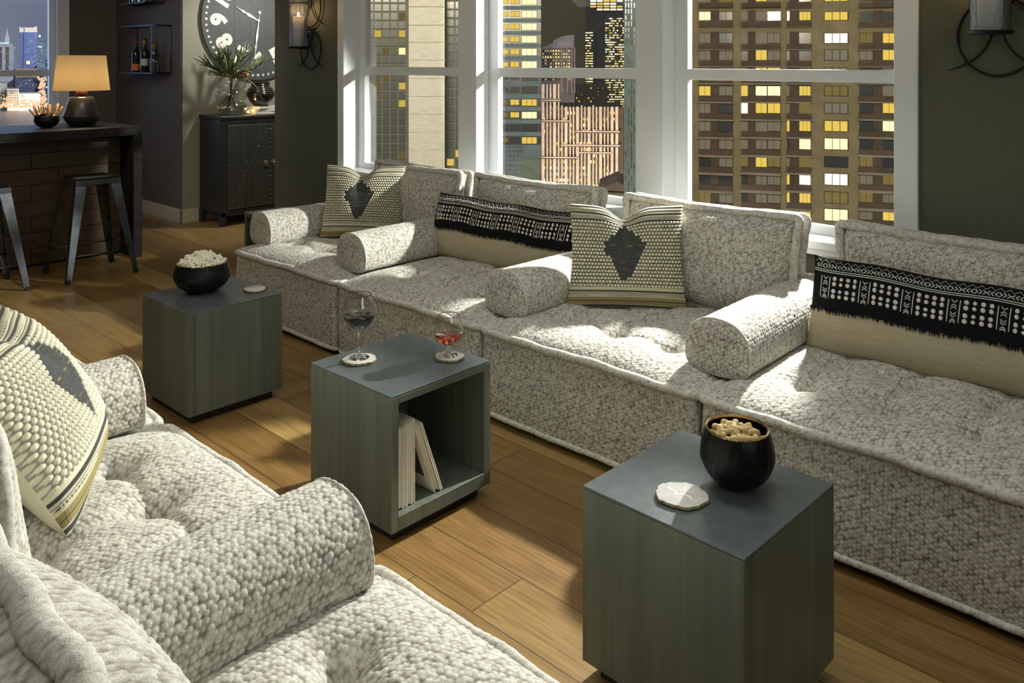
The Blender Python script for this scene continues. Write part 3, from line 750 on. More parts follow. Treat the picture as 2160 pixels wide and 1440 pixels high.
# ------------------------------------------------------------------ black and white lumbar pillows
def lumbar(Wp=1.2, H=.385, T=.085):
    root = empty('lumbar_pillow')
    def S(u, v, off=0.):   # u -1..1, v 0..1
        vs = 2 * v - 1
        x = Wp / 2 * u * (1 - .02 * (1 - vs ** 2)); z = H * (.5 + .5 * vs * (1 - .05 * (1 - u ** 2))) + .004 * math.sin(u * 9)
        pr = (max(0, 1 - abs(u) ** 6) * max(0, 1 - abs(vs) ** 2.4)) ** .5
        y = -T * pr - off - .003 * math.sin(u * 17 + v * 4) * pr
        return (x, y, z)
    def sheet(v0, v1, off, nu, nv, side=-1, u0=-1, u1=1, hemf=None):
        V = []
        for i in range(nu):
            u = u0 + (u1 - u0) * i / (nu - 1)
            for j in range(nv):
                a = v0
                if hemf: a = v0 + hemf(u)
                p = S(u, a + (v1 - a) * j / (nv - 1), off); V.append((p[0], p[1] * (1 if side < 0 else -.8), p[2]))
        return V, [(i * nv + j, (i + 1) * nv + j, (i + 1) * nv + j + 1, i * nv + j + 1) for i in range(nu - 1) for j in range(nv - 1)]
    a = MB(); a.add(*sheet(0, 1, 0, 120, 50), smooth=True); a.add(*sheet(0, 1, 0, 60, 24, side=1), smooth=True)
    a.tube([S(-1 + 2 * i / 60, 0) for i in range(61)], .0035, 6); a.build('linen_cover', M_linen, root)
    a = MB(); V0 = .45; a.add(*sheet(V0, .995, .003, 160, 30, hemf=lambda u: .008 * math.sin(u * 40) + .006 * math.sin(u * 97)), smooth=True)
    a.add(*sheet(.86, .995, .003, 80, 8, side=1), smooth=True); a.build('black_panel', M_black_cloth, root)
    fr = MB(); rr = random.Random(3)
    for i in range(620):
        u = rr.uniform(-.995, .995); v = V0 + .01; ln = rr.uniform(.01, .06); du = rr.uniform(-.004, .004)
        p0, p1 = S(u, v, .006), S(u + du, v - ln, .0055); p1 = (p1[0], p1[1], p1[2]); w_ = rr.uniform(.0012, .003)
        fr.add([(p0[0] - w_, p0[1], p0[2]), (p0[0] + w_, p0[1], p0[2]), (p1[0] + w_ * .3, p1[1], p1[2]), (p1[0] - w_ * .3, p1[1], p1[2])], [(0, 1, 2, 3)])
    fr.build('fringe', M_black_cloth, root)
    e = MB(); up = Wp / 2
    def stroke(pts, w_=.0017, off=.005):
        e.tube([S(x / up, z, off) for x, z in pts], w_, 6)
    def line(xa, za, xb, zb, w_=.0017, k_=4):
        stroke([(xa + (xb - xa) * i / k_, za + (zb - za) * i / k_) for i in range(k_ + 1)], w_)
    for zz in (.845, .865):
        stroke([(-.585 + 1.17 * i / 100, zz) for i in range(101)], .0019)
    q = [(-.585 + .0155 * i, .955 + (.016 if i % 2 else -.016)) for i in range(76)]; stroke(q, .0010)
    x = -.575; j = 0
    while x < .57:
        d = -1 if (j // 3) % 2 == 0 else 1
        for dx in (0,):
            line(x + (.010 if d > 0 else 0), .907, x + (0 if d > 0 else .010), .928, .0019, 2); line(x + (.010 if d > 0 else 0), .907, x + (0 if d > 0 else .010), .886, .0019, 2)
        x += .0135; j += 1
    per = .166; x = -.545
    while x < .60:
        for k_ in (0, .040):
            if abs(x + k_) < .59: line(x + k_, .575, x + k_, .80, .0019, 5)
        cxx = x + .020
        if abs(cxx) < .58:
            for zz, d in ((.785, -1), (.745, 1), (.72, 1), (.665, -1), (.64, -1), (.60, 1), (.58, 1)):
                line(cxx - .010, zz - d * .012, cxx, zz + d * .012, .0018, 2); line(cxx, zz + d * .012, cxx + .010, zz - d * .012, .0018, 2)
        for a_ in range(4):
            for zz in (.785, .730, .655, .600):
                xx = x + .060 + a_ * .0282
                if abs(xx) < .59:
                    p = Vector(S(xx / up, zz, .0045)); e.ball(p, .0083, 9, 5, sc=(1 + .1 * math.sin(xx * 99), .28, 1 + .12 * math.cos(xx * 77)))
        x += per
    
    e.build('embroidery', M_white_thread, root)
    return root
lu0 = lumbar(); GL = 'black and white embroidered lumbar pillows'
place(lu0, (-3.36, 3.42, .462), R(1), R(-14)); setp(lu0, 'long beige lumbar pillow with black embroidered band, the one between two bolsters', 'pillow', GL)
o = copy_tree(lu0); place(o, (-.925, 3.37, .462), R(0), R(-14)); setp(o, 'long beige lumbar pillow with black embroidered band, cut by the right edge', 'pillow', GL)

# ------------------------------------------------------------------ cube side tables
def cube_table():
    root = empty('side_table'); s = .24; t = .033; z0, z1 = .045, .514
    m = MB()
    m.box((-s, -s, z0), (s, -s + t, z1 - .007), bev=.0015); m.box((-s, s - t, z0), (s, s, z1 - .007), bev=.0015); m.box((-s, -s + t, z1 - t), (s, s - t, z1 - .007), bev=.0012)
    m.box((-s, -s + t, z0), (s, s - t, z0 + .05), bev=.0012); m.box((-s, -s + t, z0 + .05), (-s + t, s - t, z1 - t), bev=.001)
    m.build('case', M_table, root)
    m = MB(); m.box((-s, -s, z1 - .006), (s, s, z1), bev=.0014); m.build('table_top', M_tabletop, root)
    m = MB(); m.box((-s + .035, -s + .035, 0), (s - .035, s - .035, z0)); m.build('plinth', M_plinth, root)
    return root
t0 = cube_table(); GT = 'square grey-green cube side tables'
place(t0, (-2.50, 2.008, 0), R(.7)); setp(t0, 'grey-green cube side table with an open front holding books, two glasses on top', 'side table', GT)
for loc, rz, l in (((-1.172, 1.993, 0), 179.2, 'grey-green cube side table nearest the camera with a peanut bowl on it'), ((-3.902, 1.958, 0), 180.7, 'grey-green cube side table with the popcorn bowl on it'),
                   ((-5.61, 3.43, 0), -90, 'bare cube side table mostly hidden behind the far end of the window sofa')):
    o = copy_tree(t0); place(o, loc, R(rz)); setp(o, l, 'side table', GT)

# books in the open table
def book(name, th, h, d, loc, tilt=0., label='', picture=False, group=None):
    root = empty(name, loc); root.rotation_euler = (tilt, 0, R(.7)); setp(root, label, 'book', group)
    m = MB(); m.box((-d, 0, 0), (0, .003, h), bev=.0006); m.box((-d, th - .003, 0), (0, th, h), bev=.0006); m.box((-d, 0, 0), (-d + .004, th, h), bev=.0006); m.build('cover', M_cream, root)
    m = MB(); m.box((-d + .004, .003, .004), (-.006, th - .003, h - .004)); m.build('page_block', M_page, root)
    if picture:
        m = MB(); m.box((-d + .03, -.0006, .06), (-.035, .0004, h - .06)); m.build('cover_picture', M_darkpic, root)
GBk = 'cream books inside the open side table'
y = 1.806; XB = -2.285
for i, (th, h) in enumerate(((.012, .285), (.028, .282), (.013, .288), (.022, .290), (.012, .298))):
    book('book', th, h, .2, (XB, y, .096), 0, ['thin cream book against the left wall of the open side table', 'thick cream book, second from the left in the open side table',
        'thin cream book in the middle of the upright books', 'wide cream book, second from last of the upright books', 'tallest upright cream book, next to the leaning ones'][i], group=GBk); y += th + .0015
book('book', .020, .285, .2, (XB, 1.992, .0965), R(20), 'leaning cream book with a dark picture on its cover', True, GBk)
book('book', .011, .290, .2, (XB + .003, 2.017, .0965), R(20), 'thin cream book leaning outermost on the picture book', group=GBk)

# ------------------------------------------------------------------ coasters
def coaster(loc, r, seed, label, vein=False, rz=0):
    rr = random.Random(seed); root = empty('agate_coaster', loc, rz); setp(root, label, 'coaster', 'white agate slice coasters')
    ph = [rr.uniform(0, 6.28) for _ in range(6)]; n = 96
    def rad(a): return r * (1 + .035 * math.sin(2 * a + ph[0]) + .03 * math.sin(5 * a + ph[1]) + .018 * math.sin(11 * a + ph[2]) + .012 * math.sin(19 * a + ph[3]) + .01 * math.sin(31 * a + ph[4]))
    m = MB(); V = [(rad(2 * math.pi * i / n) * .965 * math.cos(2 * math.pi * i / n), rad(2 * math.pi * i / n) * .965 * math.sin(2 * math.pi * i / n), .0095) for i in range(n)]
    V2 = [(x * .95, y_ * .95, .0108) for x, y_, z in V]
    m.add(V + V2 + [(0, 0, .0108)], [(i, (i + 1) % n, n + (i + 1) % n, n + i) for i in range(n)] + [(n + i, n + (i + 1) % n, 2 * n) for i in range(n)], smooth=True); m.build('stone_face', M_agate, root)
    m = MB(); L = []
    for sc_, z in ((.94, 0), (1.0, .004), (.965, .0096)):
        L += [(rad(2 * math.pi * i / n) * sc_ * math.cos(2 * math.pi * i / n), rad(2 * math.pi * i / n) * sc_ * math.sin(2 * math.pi * i / n), z) for i in range(n)]
    m.add(L, [(k_ * n + i, k_ * n + (i + 1) % n, (k_ + 1) * n + (i + 1) % n, (k_ + 1) * n + i) for k_ in (0, 1) for i in range(n)] + [tuple(range(n))[::-1]], smooth=True); m.build('gilded_edge', M_agate_rim, root)
    if vein:
        m = MB(); P = [(-.052, -.018), (-.035, -.020), (-.018, -.012), (-.002, -.014), (.008, .002), (.022, .012), (.040, .010), (.055, .02)]
        P = [(a * .72 + b * .5, b * .9 - a * .45) for a, b in P]
        V = []; Fs = []
        for i, (a, b) in enumerate(P):
            w_ = .0022 if i in (0, 7) else .0032 + .0012 * (i % 2); V += [(a - w_ * .3, b - w_, .0112), (a + w_ * .3, b + w_, .0112)]
        for i in range(len(P) - 1): Fs.append((2 * i, 2 * i + 2, 2 * i + 3, 2 * i + 1))
        m.add(V, Fs); m.build('vein', M_agate_vein, root)
ZT = .5145
coaster((-1.187, 1.885, ZT), .067, 1, 'white agate coaster with a bright vein, on the nearest side table', True)
coaster((-2.617, 1.902, ZT), .062, 2, 'white agate coaster under the wine glass')
coaster((-2.392, 2.159, ZT), .056, 3, 'white agate coaster under the cognac glass')
coaster((-3.805, 2.13, ZT), .054, 4, 'white agate coaster beside the popcorn bowl')

# ------------------------------------------------------------------ glasses
def spline(prof, k_=6):
    out = []
    for i in range(len(prof) - 1):
        p0 = prof[max(i - 1, 0)]; p1 = prof[i]; p2 = prof[i + 1]; p3 = prof[min(i + 2, len(prof) - 1)]
        for j in range(k_):
            t = j / k_
            out.append(tuple(max(0 if a == 0 else -9, .5 * ((2 * p1[a]) + (-p0[a] + p2[a]) * t + (2 * p0[a] - 5 * p1[a] + 4 * p2[a] - p3[a]) * t * t + (-p0[a] + 3 * p1[a] - 3 * p2[a] + p3[a]) * t ** 3)) for a in (0, 1)))
    return out + [prof[-1]]
def drink(name, loc, outer, stem, liquid_z, mliq, label, cat, liqname):
    root = empty(name, loc); setp(root, label, cat)
    so = spline(outer); th = .0011
    inner = [(max(.0003, r - th), z + (.0012 if i == 0 else 0)) for i, (r, z) in enumerate(so)]
    m = MB(); m.lathe(so + inner[::-1], 64, cap=False); m.build('bowl', M_glass, root)
    m = MB(); m.lathe(stem, 48); m.build('stem_and_foot', M_glass, root)
    lq = [(max(.0003, r - th + .0003), z + .0016) for r, z in so if z + .0016 < liquid_z]
    lq.append((np.interp(liquid_z, [z for r, z in so], [r for r, z in so]) - th + .0003, liquid_z)); lq.append((.0003, liquid_z))
    m = MB(); m.lathe(lq, 64, cap=False); m.build(liqname, mliq, root)
zc = ZT + .0112
drink('wine_glass', (-2.622, 1.905, zc), [(.004, .102), (.020, .105), (.046, .130), (.0625, .163), (.062, .185), (.054, .215), (.0455, .240)],
      [(.0375, 0), (.0375, .0015), (.022, .004), (.008, .008), (.0042, .018), (.0038, .06), (.0042, .086), (.0072, .094), (.0068, .099), (.004, .1022)], .158, M_wine, 'tall wine glass of red wine on a white coaster', 'wine glass', 'red_wine')
drink('brandy_snifter', (-2.396, 2.158, zc), [(.004, .036), (.016, .038), (.042, .056), (.0555, .082), (.055, .100), (.048, .130), (.0405, .154)],
      [(.034, 0), (.034, .0015), (.020, .004), (.011, .008), (.008, .014), (.0095, .018), (.008, .024), (.012, .032), (.005, .0362)], .076, M_cognac, 'short round brandy glass of red liquor on a white coaster', 'brandy glass', 'liquor')

# ------------------------------------------------------------------ bowls
def bowl(loc, R0, Rr, H, label, seed, jag=True, group='hammered black snack bowls'):
    root = empty('hammered_bowl', loc); setp(root, label, 'bowl', group); n = 120
    prof = spline([(R0 * .05, .0), (R0 * .42, .002), (R0 * .78, H * .18), (R0 * .985, H * .45), (R0 * .99, H * .66), (R0 * .93, H * .85), (Rr, H)], 7)
    rr = random.Random(seed); off = [rr.uniform(0, 6.28) for _ in range(4)]
    def rf(r, a, z, j): return r * (1 + .006 * math.sin(a * 29 + z * 420 + off[0]) * math.sin(z * 520 + a * 3) + .004 * math.sin(a * 17 + off[1]))
    m = MB(); m.lathe([(.0005, 0)] + prof, n, rfun=rf, cap=False); inn = [(max(.001, r - .004), z + (.004 if z < .01 else 0)) for r, z in prof][::-1]
    m.lathe(inn + [(.0005, .004)], n, cap=False); m.build('shell', M_black_metal, root)
    m = MB(); V = []; Fs = []; k_ = 150
    for i in range(k_):
        a = 2 * math.pi * i / k_; zz = H + (.0042 if i % 2 else .0) * (1 if jag else .2)
        for q, r in enumerate((Rr + .0004, Rr - .0042)): V.append((r * math.cos(a), r * math.sin(a), zz))
        V.append((Rr * math.cos(a), Rr * math.sin(a), H - .003)); V.append(((Rr - .0042) * math.cos(a), (Rr - .0042) * math.sin(a), H - .003))
    for i in range(k_):
        j = (i + 1) % k_; a, b = 4 * i, 4 * j
        Fs += [(a, b, b + 1, a + 1), (a + 2, b + 2, b, a), (a + 1, b + 1, b + 3, a + 3)]
    m.add(V, Fs); m.build('rim', M_gold, root)
    return root
bowl((-1.118, 2.050, ZT), .098, .083, .150, 'hammered black bowl of peanuts on the nearest side table', 1)
bowl((-3.985, 1.945, ZT), .134, .120, .143, 'wide hammered black bowl of popcorn on the far side table', 2)
bowl((-7.58, 2.355, 1.106), .094, .070, .118, 'small round black bowl of breadsticks on the bar', 3)
# peanuts
def peanut_mesh(seed):
    rr = random.Random(seed); m = MB(); L = rr.uniform(.038, .047); prof = []
    r1, r2 = rr.uniform(.0078, .0095), rr.uniform(.0072, .0088)
    for i in range(19):
        t = i / 18; r = max(.0002, math.sqrt(max(0, 1 - (2 * t - 1) ** 6)) * (r1 * (1 - t) + r2 * t) * (1 - .24 * math.exp(-((t - .52) / .14) ** 2)))
        prof.append((r, (t - .5) * L))
    m.lathe(prof, 16, rfun=lambda r, a, z, j: r * (1 + .05 * math.sin(6 * a) + .04 * math.sin(z * 900)), cap=False)
    return m.mesh('peanut', M_peanut)
pm = [peanut_mesh(i) for i in range(7)]; rr = random.Random(12); spots = []
for ring, nn_, zz in ((.0, 1, .140), (.020, 5, .137), (.040, 9, .133), (.060, 13, .128), (.012, 3, .148), (.032, 6, .145), (.050, 8, .139), (.030, 6, .122), (.052, 10, .118)):
    for i in range(nn_):
        a = 2 * math.pi * (i + rr.random() * .5) / nn_; spots.append((ring * math.cos(a), ring * math.sin(a), zz + rr.uniform(-.003, .003)))
for i, (x, y_, z) in enumerate(spots):
    o = link('peanut', pm[i % 7], None, (-1.118 + x, 2.050 + y_, ZT + z), (R(90 + rr.uniform(-28, 28)), R(rr.uniform(-20, 20)), R(rr.uniform(0, 360))))
    rad_ = math.hypot(x, y_)
    setp(o, 'peanut in its shell heaped in the near black bowl', 'peanut', 'peanuts in the near bowl')
# popcorn
def pop_mesh(seed):
    rr = random.Random(seed); m = MB()
    for _ in range(rr.randint(5, 7)):
        d = Vector((rr.gauss(0, 1), rr.gauss(0, 1), rr.gauss(0, 1))).normalized() * rr.uniform(.004, .008)
        m.ball(d, rr.uniform(.0045, .0072), 8, 6)
    return m.mesh('popcorn_piece', M_popcorn)
pops = [pop_mesh(i) for i in range(7)]; rr = random.Random(5); cnt = 0
for i in range(230):
    q = math.sqrt((i + .5) / 230); a = i * 2.39996; rad_ = q * .108
    hh = .135 + .052 * (1 - q ** 1.6) + rr.uniform(-.006, .008) - (.0 if i % 3 else .012)
    o = link('popcorn_piece', pops[i % 7], None, (-3.985 + rad_ * math.cos(a), 1.945 + rad_ * math.sin(a), ZT + hh), (rr.uniform(0, 6), rr.uniform(0, 6), rr.uniform(0, 6)))
    s = rr.uniform(.9, 1.35); o.scale = (s, s, s); setp(o, 'popped white popcorn piece heaped in the wide black bowl', 'popcorn', 'popcorn in the wide bowl')
# breadsticks
rr = random.Random(9)
for i in range(17):
    a = i * 2.4; q = .045 * math.sqrt((i + .5) / 17); tl = .15 + .5 * (q / .045); L = rr.uniform(.17, .20)
    m = MB(); m.tube([(0.0015 * math.sin(k_ * 1.3 + i), .0015 * math.cos(k_ * 1.7), L * k_ / 8) for k_ in range(9)], [.0065, .0075, .0072, .008, .0074, .008, .0076, .008, .006], 9)
    o = m.build('breadstick', M_bread, None, (-7.58 + q * .6 * math.cos(a), 2.355 + q * .6 * math.sin(a), 1.106 + .018), (0, 0, 0))
    o.rotation_euler = Vector((math.cos(a) * math.sin(tl), math.sin(a) * math.sin(tl), math.cos(tl))).to_track_quat('Z', 'Y').to_euler()
    setp(o, 'thin brown breadstick standing in the small bowl on the bar', 'breadstick', 'breadsticks in the bar bowl')

# ------------------------------------------------------------------ bar
root = empty('bar_counter', (-7.6, 2.0, 0), label='dark wood bar counter with plank front at the left edge', cat='bar counter')
def rb(mb_, a, b, bev=.004): mb_.box((a[0] + 7.6, a[1] - 2, a[2]), (b[0] + 7.6, b[1] - 2, b[2]), bev=bev)
m = MB(); rb(m, (-8.02, .2, 1.03), (-7.18, 2.975, 1.105)); m.build('countertop', M_bar, root)
m = MB(); rb(m, (-8.02, 2.90, 0), (-7.18, 2.975, 1.03)); m.build('end_panel', M_bar, root)
m = MB(); zz = .02; i = 0
while zz < 1.02:
    h_ = .128; xs = [.2, 1.1 + .37 * (i % 3), 2.2 + .2 * (i % 2), 2.90]
    for k_ in range(3): rb(m, (-7.47, xs[k_] + .002, zz), (-7.445, xs[k_ + 1] - .002, min(zz + h_ - .003, 1.028)), .002)
    zz += h_; i += 1
m.build('plank_front', M_panel, root)
m = MB(); rb(m, (-7.95, .2, 0), (-7.47, 2.9, 1.03), 0); m.build('carcass', M_bar, root)

# ------------------------------------------------------------------ metal stools
def stool():
    root = empty('metal_stool'); H = .76
    m = MB(); m.box((-.16, -.16, H - .018), (.16, .16, H), bev=.009)
    for s in (-1, 1):
        m.box((-.165, s * .16 - .006, H - .055), (.165, s * .16 + .006, H - .012), 1, bev=.002); m.box((s * .16 - .006, -.165, H - .055), (s * .16 + .006, .165, H - .012), 1, bev=.002)
    m.build('seat', [M_gunmetal_dark, M_gunmetal], root)
    m = MB(); m.box((-.045, -.008, H), (.045, .008, H + .0008)); m.build('hand_slot', M_plinth, root)
    for sx_ in (-1, 1):
        for sy in (-1, 1):
            m = MB(); t = Vector((sx_ * .160, sy * .160, H - .02)); b = Vector((sx_ * .255, sy * .262, .02)); n = 8; V = []; Fs = []
            for i in range(n + 1):
                q = i / n; c_ = t.lerp(b, q); w_ = .078 * (1 - q) + .036 * q; th = .004
                # L section: two flanges meeting at outer corner
                for (ax, ay) in ((0, 0), (-sx_ * w_, 0), (-sx_ * w_, -sy * th), (-sx_ * th, -sy * th), (-sx_ * th, -sy * w_), (0, -sy * w_)): V.append((c_.x + ax, c_.y + ay, c_.z))
            for i in range(n):
                for j in range(6): Fs.append((i * 6 + j, i * 6 + (j + 1) % 6, (i + 1) * 6 + (j + 1) % 6, (i + 1) * 6 + j))
            Fs.append(tuple(range(6))); Fs.append(tuple(n * 6 + j for j in range(6))); m.add(V, Fs)
            lg = m.build('leg', M_gunmetal, root)
            f_ = MB(); f_.box((b.x - sx_ * .03 if sx_ > 0 else b.x - .002, b.y - .03 if sy > 0 else b.y - .002, 0), (b.x + .002 if sx_ > 0 else b.x + .03, b.y + .002 if sy > 0 else b.y + .03, .032), bev=.002); f_.build('rubber_foot', M_plinth, lg)
    for a, b, z in (((-.222, -.225), (.222, -.225), .21), ((-.222, .225), (.222, .225), .21), ((-.222, -.225), (-.222, .225), .19), ((.222, -.225), (.222, .225), .19)):
        m = MB(); m.tube([(a[0], a[1], z), (b[0], b[1], z)], .006, 8); m.build('stretcher', M_gunmetal, root)
    m = MB()
    for s in (-1, 1): m.tube([(-.155, s * .155, H - .06), (0, 0, H - .075), (.155, -s * .155, H - .06)], .006, 6)
    m.build('cross_brace', M_gunmetal_dark, root)
    return root
s0 = stool(); place(s0, (-6.915, 2.465, 0)); setp(s0, 'square metal stool standing fully in view before the bar end', 'stool', 'metal stools at the bar')
o = copy_tree(s0); place(o, (-6.95, 1.71, 0)); setp(o, 'square metal stool cut off by the left edge of the photo', 'stool', 'metal stools at the bar')

# ------------------------------------------------------------------ table lamp
lx, ly, lz = -7.553, 2.62, 1.106
root = empty('table_lamp', (lx, ly, lz), label='table lamp with glowing tan drum shade and black faceted base on the bar', cat='lamp')
m = MB(); m.lathe([(.085, 0), (.100, .004), (.146, .078), (.146, .088), (.098, .238), (.088, .250), (.05, .252)], 64); m.build('lamp_base', M_lampbase, root)
m = MB(); m.lathe([(.045, .252), (.045, .32), (.01, .322)], 40); m.build('neck', M_copper, root)
m = MB(); m.lathe([(.2185, .305), (.187, .600), (.1855, .600), (.217, .305)], 72, cap=False); m.build('lamp_shade', M_shade, root)
m = MB()
for i in range(3):
    a = i * 2.094; m.tube([(0, 0, .57), (.186 * math.cos(a), .186 * math.sin(a), .59)], .002, 6)
m.tube([(0, 0, .32), (0, 0, .57)], .003, 6); m.build('shade_spider', M_black_metal, root)
m = MB(); m.ball((0, 0, .44), .03, 16, 12); m.build('bulb', M_bulb, root)
light('lamp_bulb_light', 'POINT', (lx, ly, lz + .44), None, 48, (1, .88, .62), .035)

# ------------------------------------------------------------------ wall shelves with bottles
def wall_shelf(x0, x1, z0, z1, label):
    root = empty('wall_shelf', (x0, YW - .2, z0), label=label, cat='shelf', group='black open-frame wall shelves'); w_, d, h = x1 - x0, .2, z1 - z0; b = .007
    m = MB()
    for X in (0, w_):
        for Y in (0, d): m.box((X - b, Y - b if Y else -b, -b), (X + b, Y, h + b))
    for Z in (0, h):
        for Y in (0, d - b): m.box((0, Y - b, Z - b), (w_, Y + b * .5, Z + b))
        for X in (0, w_): m.box((X - b, 0, Z - b), (X + b, d, Z + b))
    m.build('frame', M_black_metal, root)
    m = MB(); m.box((0, 0, .0), (w_, d - .001, .008)); m.build('shelf_board', M_bar, root); return root
wall_shelf(-9.44, -8.60, 1.535, 2.03, 'lower black frame shelf of bottles on the wall above the bar end')
wall_shelf(-9.40, -8.76, 2.275, 2.76, 'upper black frame shelf on the wall, cut by the top edge')
def bottle(loc, R0, H, neck, gl, lab, cap, label, labz=(.25, .55), name='liquor_bottle'):
    root = empty(name, loc); setp(root, label, 'bottle', 'bottles on the wall shelves')
    m = MB(); sh = H * .58; m.lathe(spline([(R0 * .9, 0), (R0, .008), (R0, sh * .5), (R0, sh), (R0 * .8, sh + .03), (neck, sh + .07), (neck, H - .03), (neck * 1.15, H - .028), (neck * 1.15, H - .01)], 4), 24); m.build('bottle_glass', gl, root)
    if lab is not None:
        m = MB(); m.lathe([(R0 + .0008, H * labz[0]), (R0 + .0008, H * labz[1])], 24, cap=False); m.build('bottle_label', lab, root)
    m = MB(); m.lathe([(neck * 1.3, H - .045), (neck * 1.3, H), (.001, H)], 16); m.build('cap', cap, root)
G_dark = plain('dark_bottle_glass', (.01, .012, .012), .08, coat=.5); G_blue = plain('blue_bottle_glass', (.02, .05, .12), .08, coat=.5); G_clear = thin_glass('clear_bottle_glass', (.6, .6, .62), .12)
G_amber = plain('amber_liquor', (.10, .03, .01), .1, coat=.5)
L_or = plain('orange_paper', (.7, .22, .06), .6); L_cr = plain('cream_label_paper', (.6, .55, .42), .6); L_bl = plain('blue_paper', (.08, .16, .32), .6); C_red = plain('red_foil', (.25, .05, .04), .4); C_gold = plain('gold_foil', (.45, .30, .08), .35, .6)
for (x, yy, R0, H, nk, g, lb, cp, l, lz_) in (
    (-9.20, 3.74, .042, .335, .013, G_dark, L_or, C_red, 'slim dark bottle with a round orange label, leftmost on the lower shelf', (.05, .26)),
    (-9.05, 3.78, .045, .350, .016, G_blue, L_bl, M_plinth, 'dark blue bottle with a black cap in the middle of the lower shelf', (.2, .5)),
    (-8.95, 3.73, .040, .335, .014, G_dark, L_cr, C_gold, 'dark bottle with a cream label and gold neck on the lower shelf', (.2, .42)),
    (-8.85, 3.79, .038, .300, .016, G_clear, L_bl, C_gold, 'clear bottle with a cork-coloured top, behind the shelf corner', (.1, .3)),
    (-8.74, 3.74, .040, .215, .015, G_clear, L_cr, M_chrome, 'short clear decanter at the right end of the lower shelf', (.5, .52))):
    bottle((x, yy, 1.544), R0, H, nk, g, lb, cp, l, lz_)
for (x, g, l) in ((-9.3, G_blue, 'blue glass bottle at the left of the upper shelf'), (-9.15, G_clear, 'clear bottle second from the left on the upper shelf'), (-9.0, G_clear, 'clear bottle in the middle of the upper shelf'), (-8.86, G_amber, 'amber bottle at the right end of the upper shelf')):
    bottle((x, 3.75, 2.284), .042, .31, .014, g, None, C_gold, l)

# ------------------------------------------------------------------ cabinet
cx0, cx1, cy0, cy1 = -8.33, -7.86, 4.03, 5.116; H = 1.105
root = empty('studded_cabinet', (cx1, cy0, 0), label='tall dark cabinet with studded metal doors and ring pulls against the clock wall', cat='cabinet')
def cb(mb_, a, b, bev=.003): mb_.box((a[0] - cx1, a[1] - cy0, a[2]), (b[0] - cx1, b[1] - cy0, b[2]), bev=bev)
m = MB(); cb(m, (cx0, cy0 + .01, .13), (cx1 - .015, cy1 - .01, H - .03)); m.build('body', M_cabinet, root)
m = MB(); cb(m, (cx0 - .01, cy0, H - .032), (cx1 + .008, cy1, H), .006); m.build('top', M_cabinet, root)
m = MB(); cb(m, (cx1 - .016, cy0, .10), (cx1, cy0 + .085, H - .032)); cb(m, (cx1 - .016, cy1 - .085, .10), (cx1, cy1, H - .032)); cb(m, (cx1 - .016, cy0 + .08, H - .085), (cx1, cy1 - .08, H - .032)); cb(m, (cx1 - .016, cy0 + .08, .10), (cx1, cy1 - .08, .16)); m.build('face_frame', M_cabinet, root)
for a, b in ((cx0, cy0), (cx1 - .06, cy0), (cx0, cy1 - .06), (cx1 - .06, cy1 - .06)):
    m = MB(); cb(m, (a, b, 0), (a + .06, b + .06, .14)); m.build('leg', M_cabinet, root)
me_stud = MB().ball((0, 0, 0), .0052, 8, 5, sc=(.55, 1, 1)).mesh('stud', M_nail)
dy0 = cy0 + .075; dw = (cy1 - cy0 - .15) / 2
for k_ in (0, 1):
    a, b = dy0 + k_ * dw + .002, dy0 + (k_ + 1) * dw - .002; z0, z1 = .165, H - .09
    m = MB(); cb(m, (cx1 - .012, a, z0), (cx1 + .004, b, z1), .002); dr = m.build('door', M_studded, root)
    pts = []; ny, nz_ = 9, 17
    for i in range(ny + 1):
        yy = a + .012 + (b - a - .024) * i / ny; pts += [(yy, z0 + .012), (yy, z1 - .012)]
    for i in range(1, nz_): 
        zz = z0 + .012 + (z1 - z0 - .024) * i / nz_; pts += [(a + .012, zz), (b - .012, zz)]
    for i in range(1, 16):
        t = i / 16; pts += [(a + .03 + (b - a - .06) * t, z0 + .04 + (z1 - z0 - .08) * t), (a + .03 + (b - a - .06) * t, z1 - .04 - (z1 - z0 - .08) * t)]
    for (yy, zz) in pts[:100]: link('stud', me_stud, dr, (.0045, yy - cy0, zz))
    m = MB(); yy = (b - .045 if k_ == 0 else a + .045); ring = [(.012, yy - cy0 + .024 * math.cos(t * .2618), .60 + .024 * math.sin(t * .2618)) for t in range(24)]
    m.tube(ring, .0042, 8, closed=True); m.ball((.012, yy - cy0, .60), .012, 12, 8); m.build('ring_pull', M_chrome, dr)

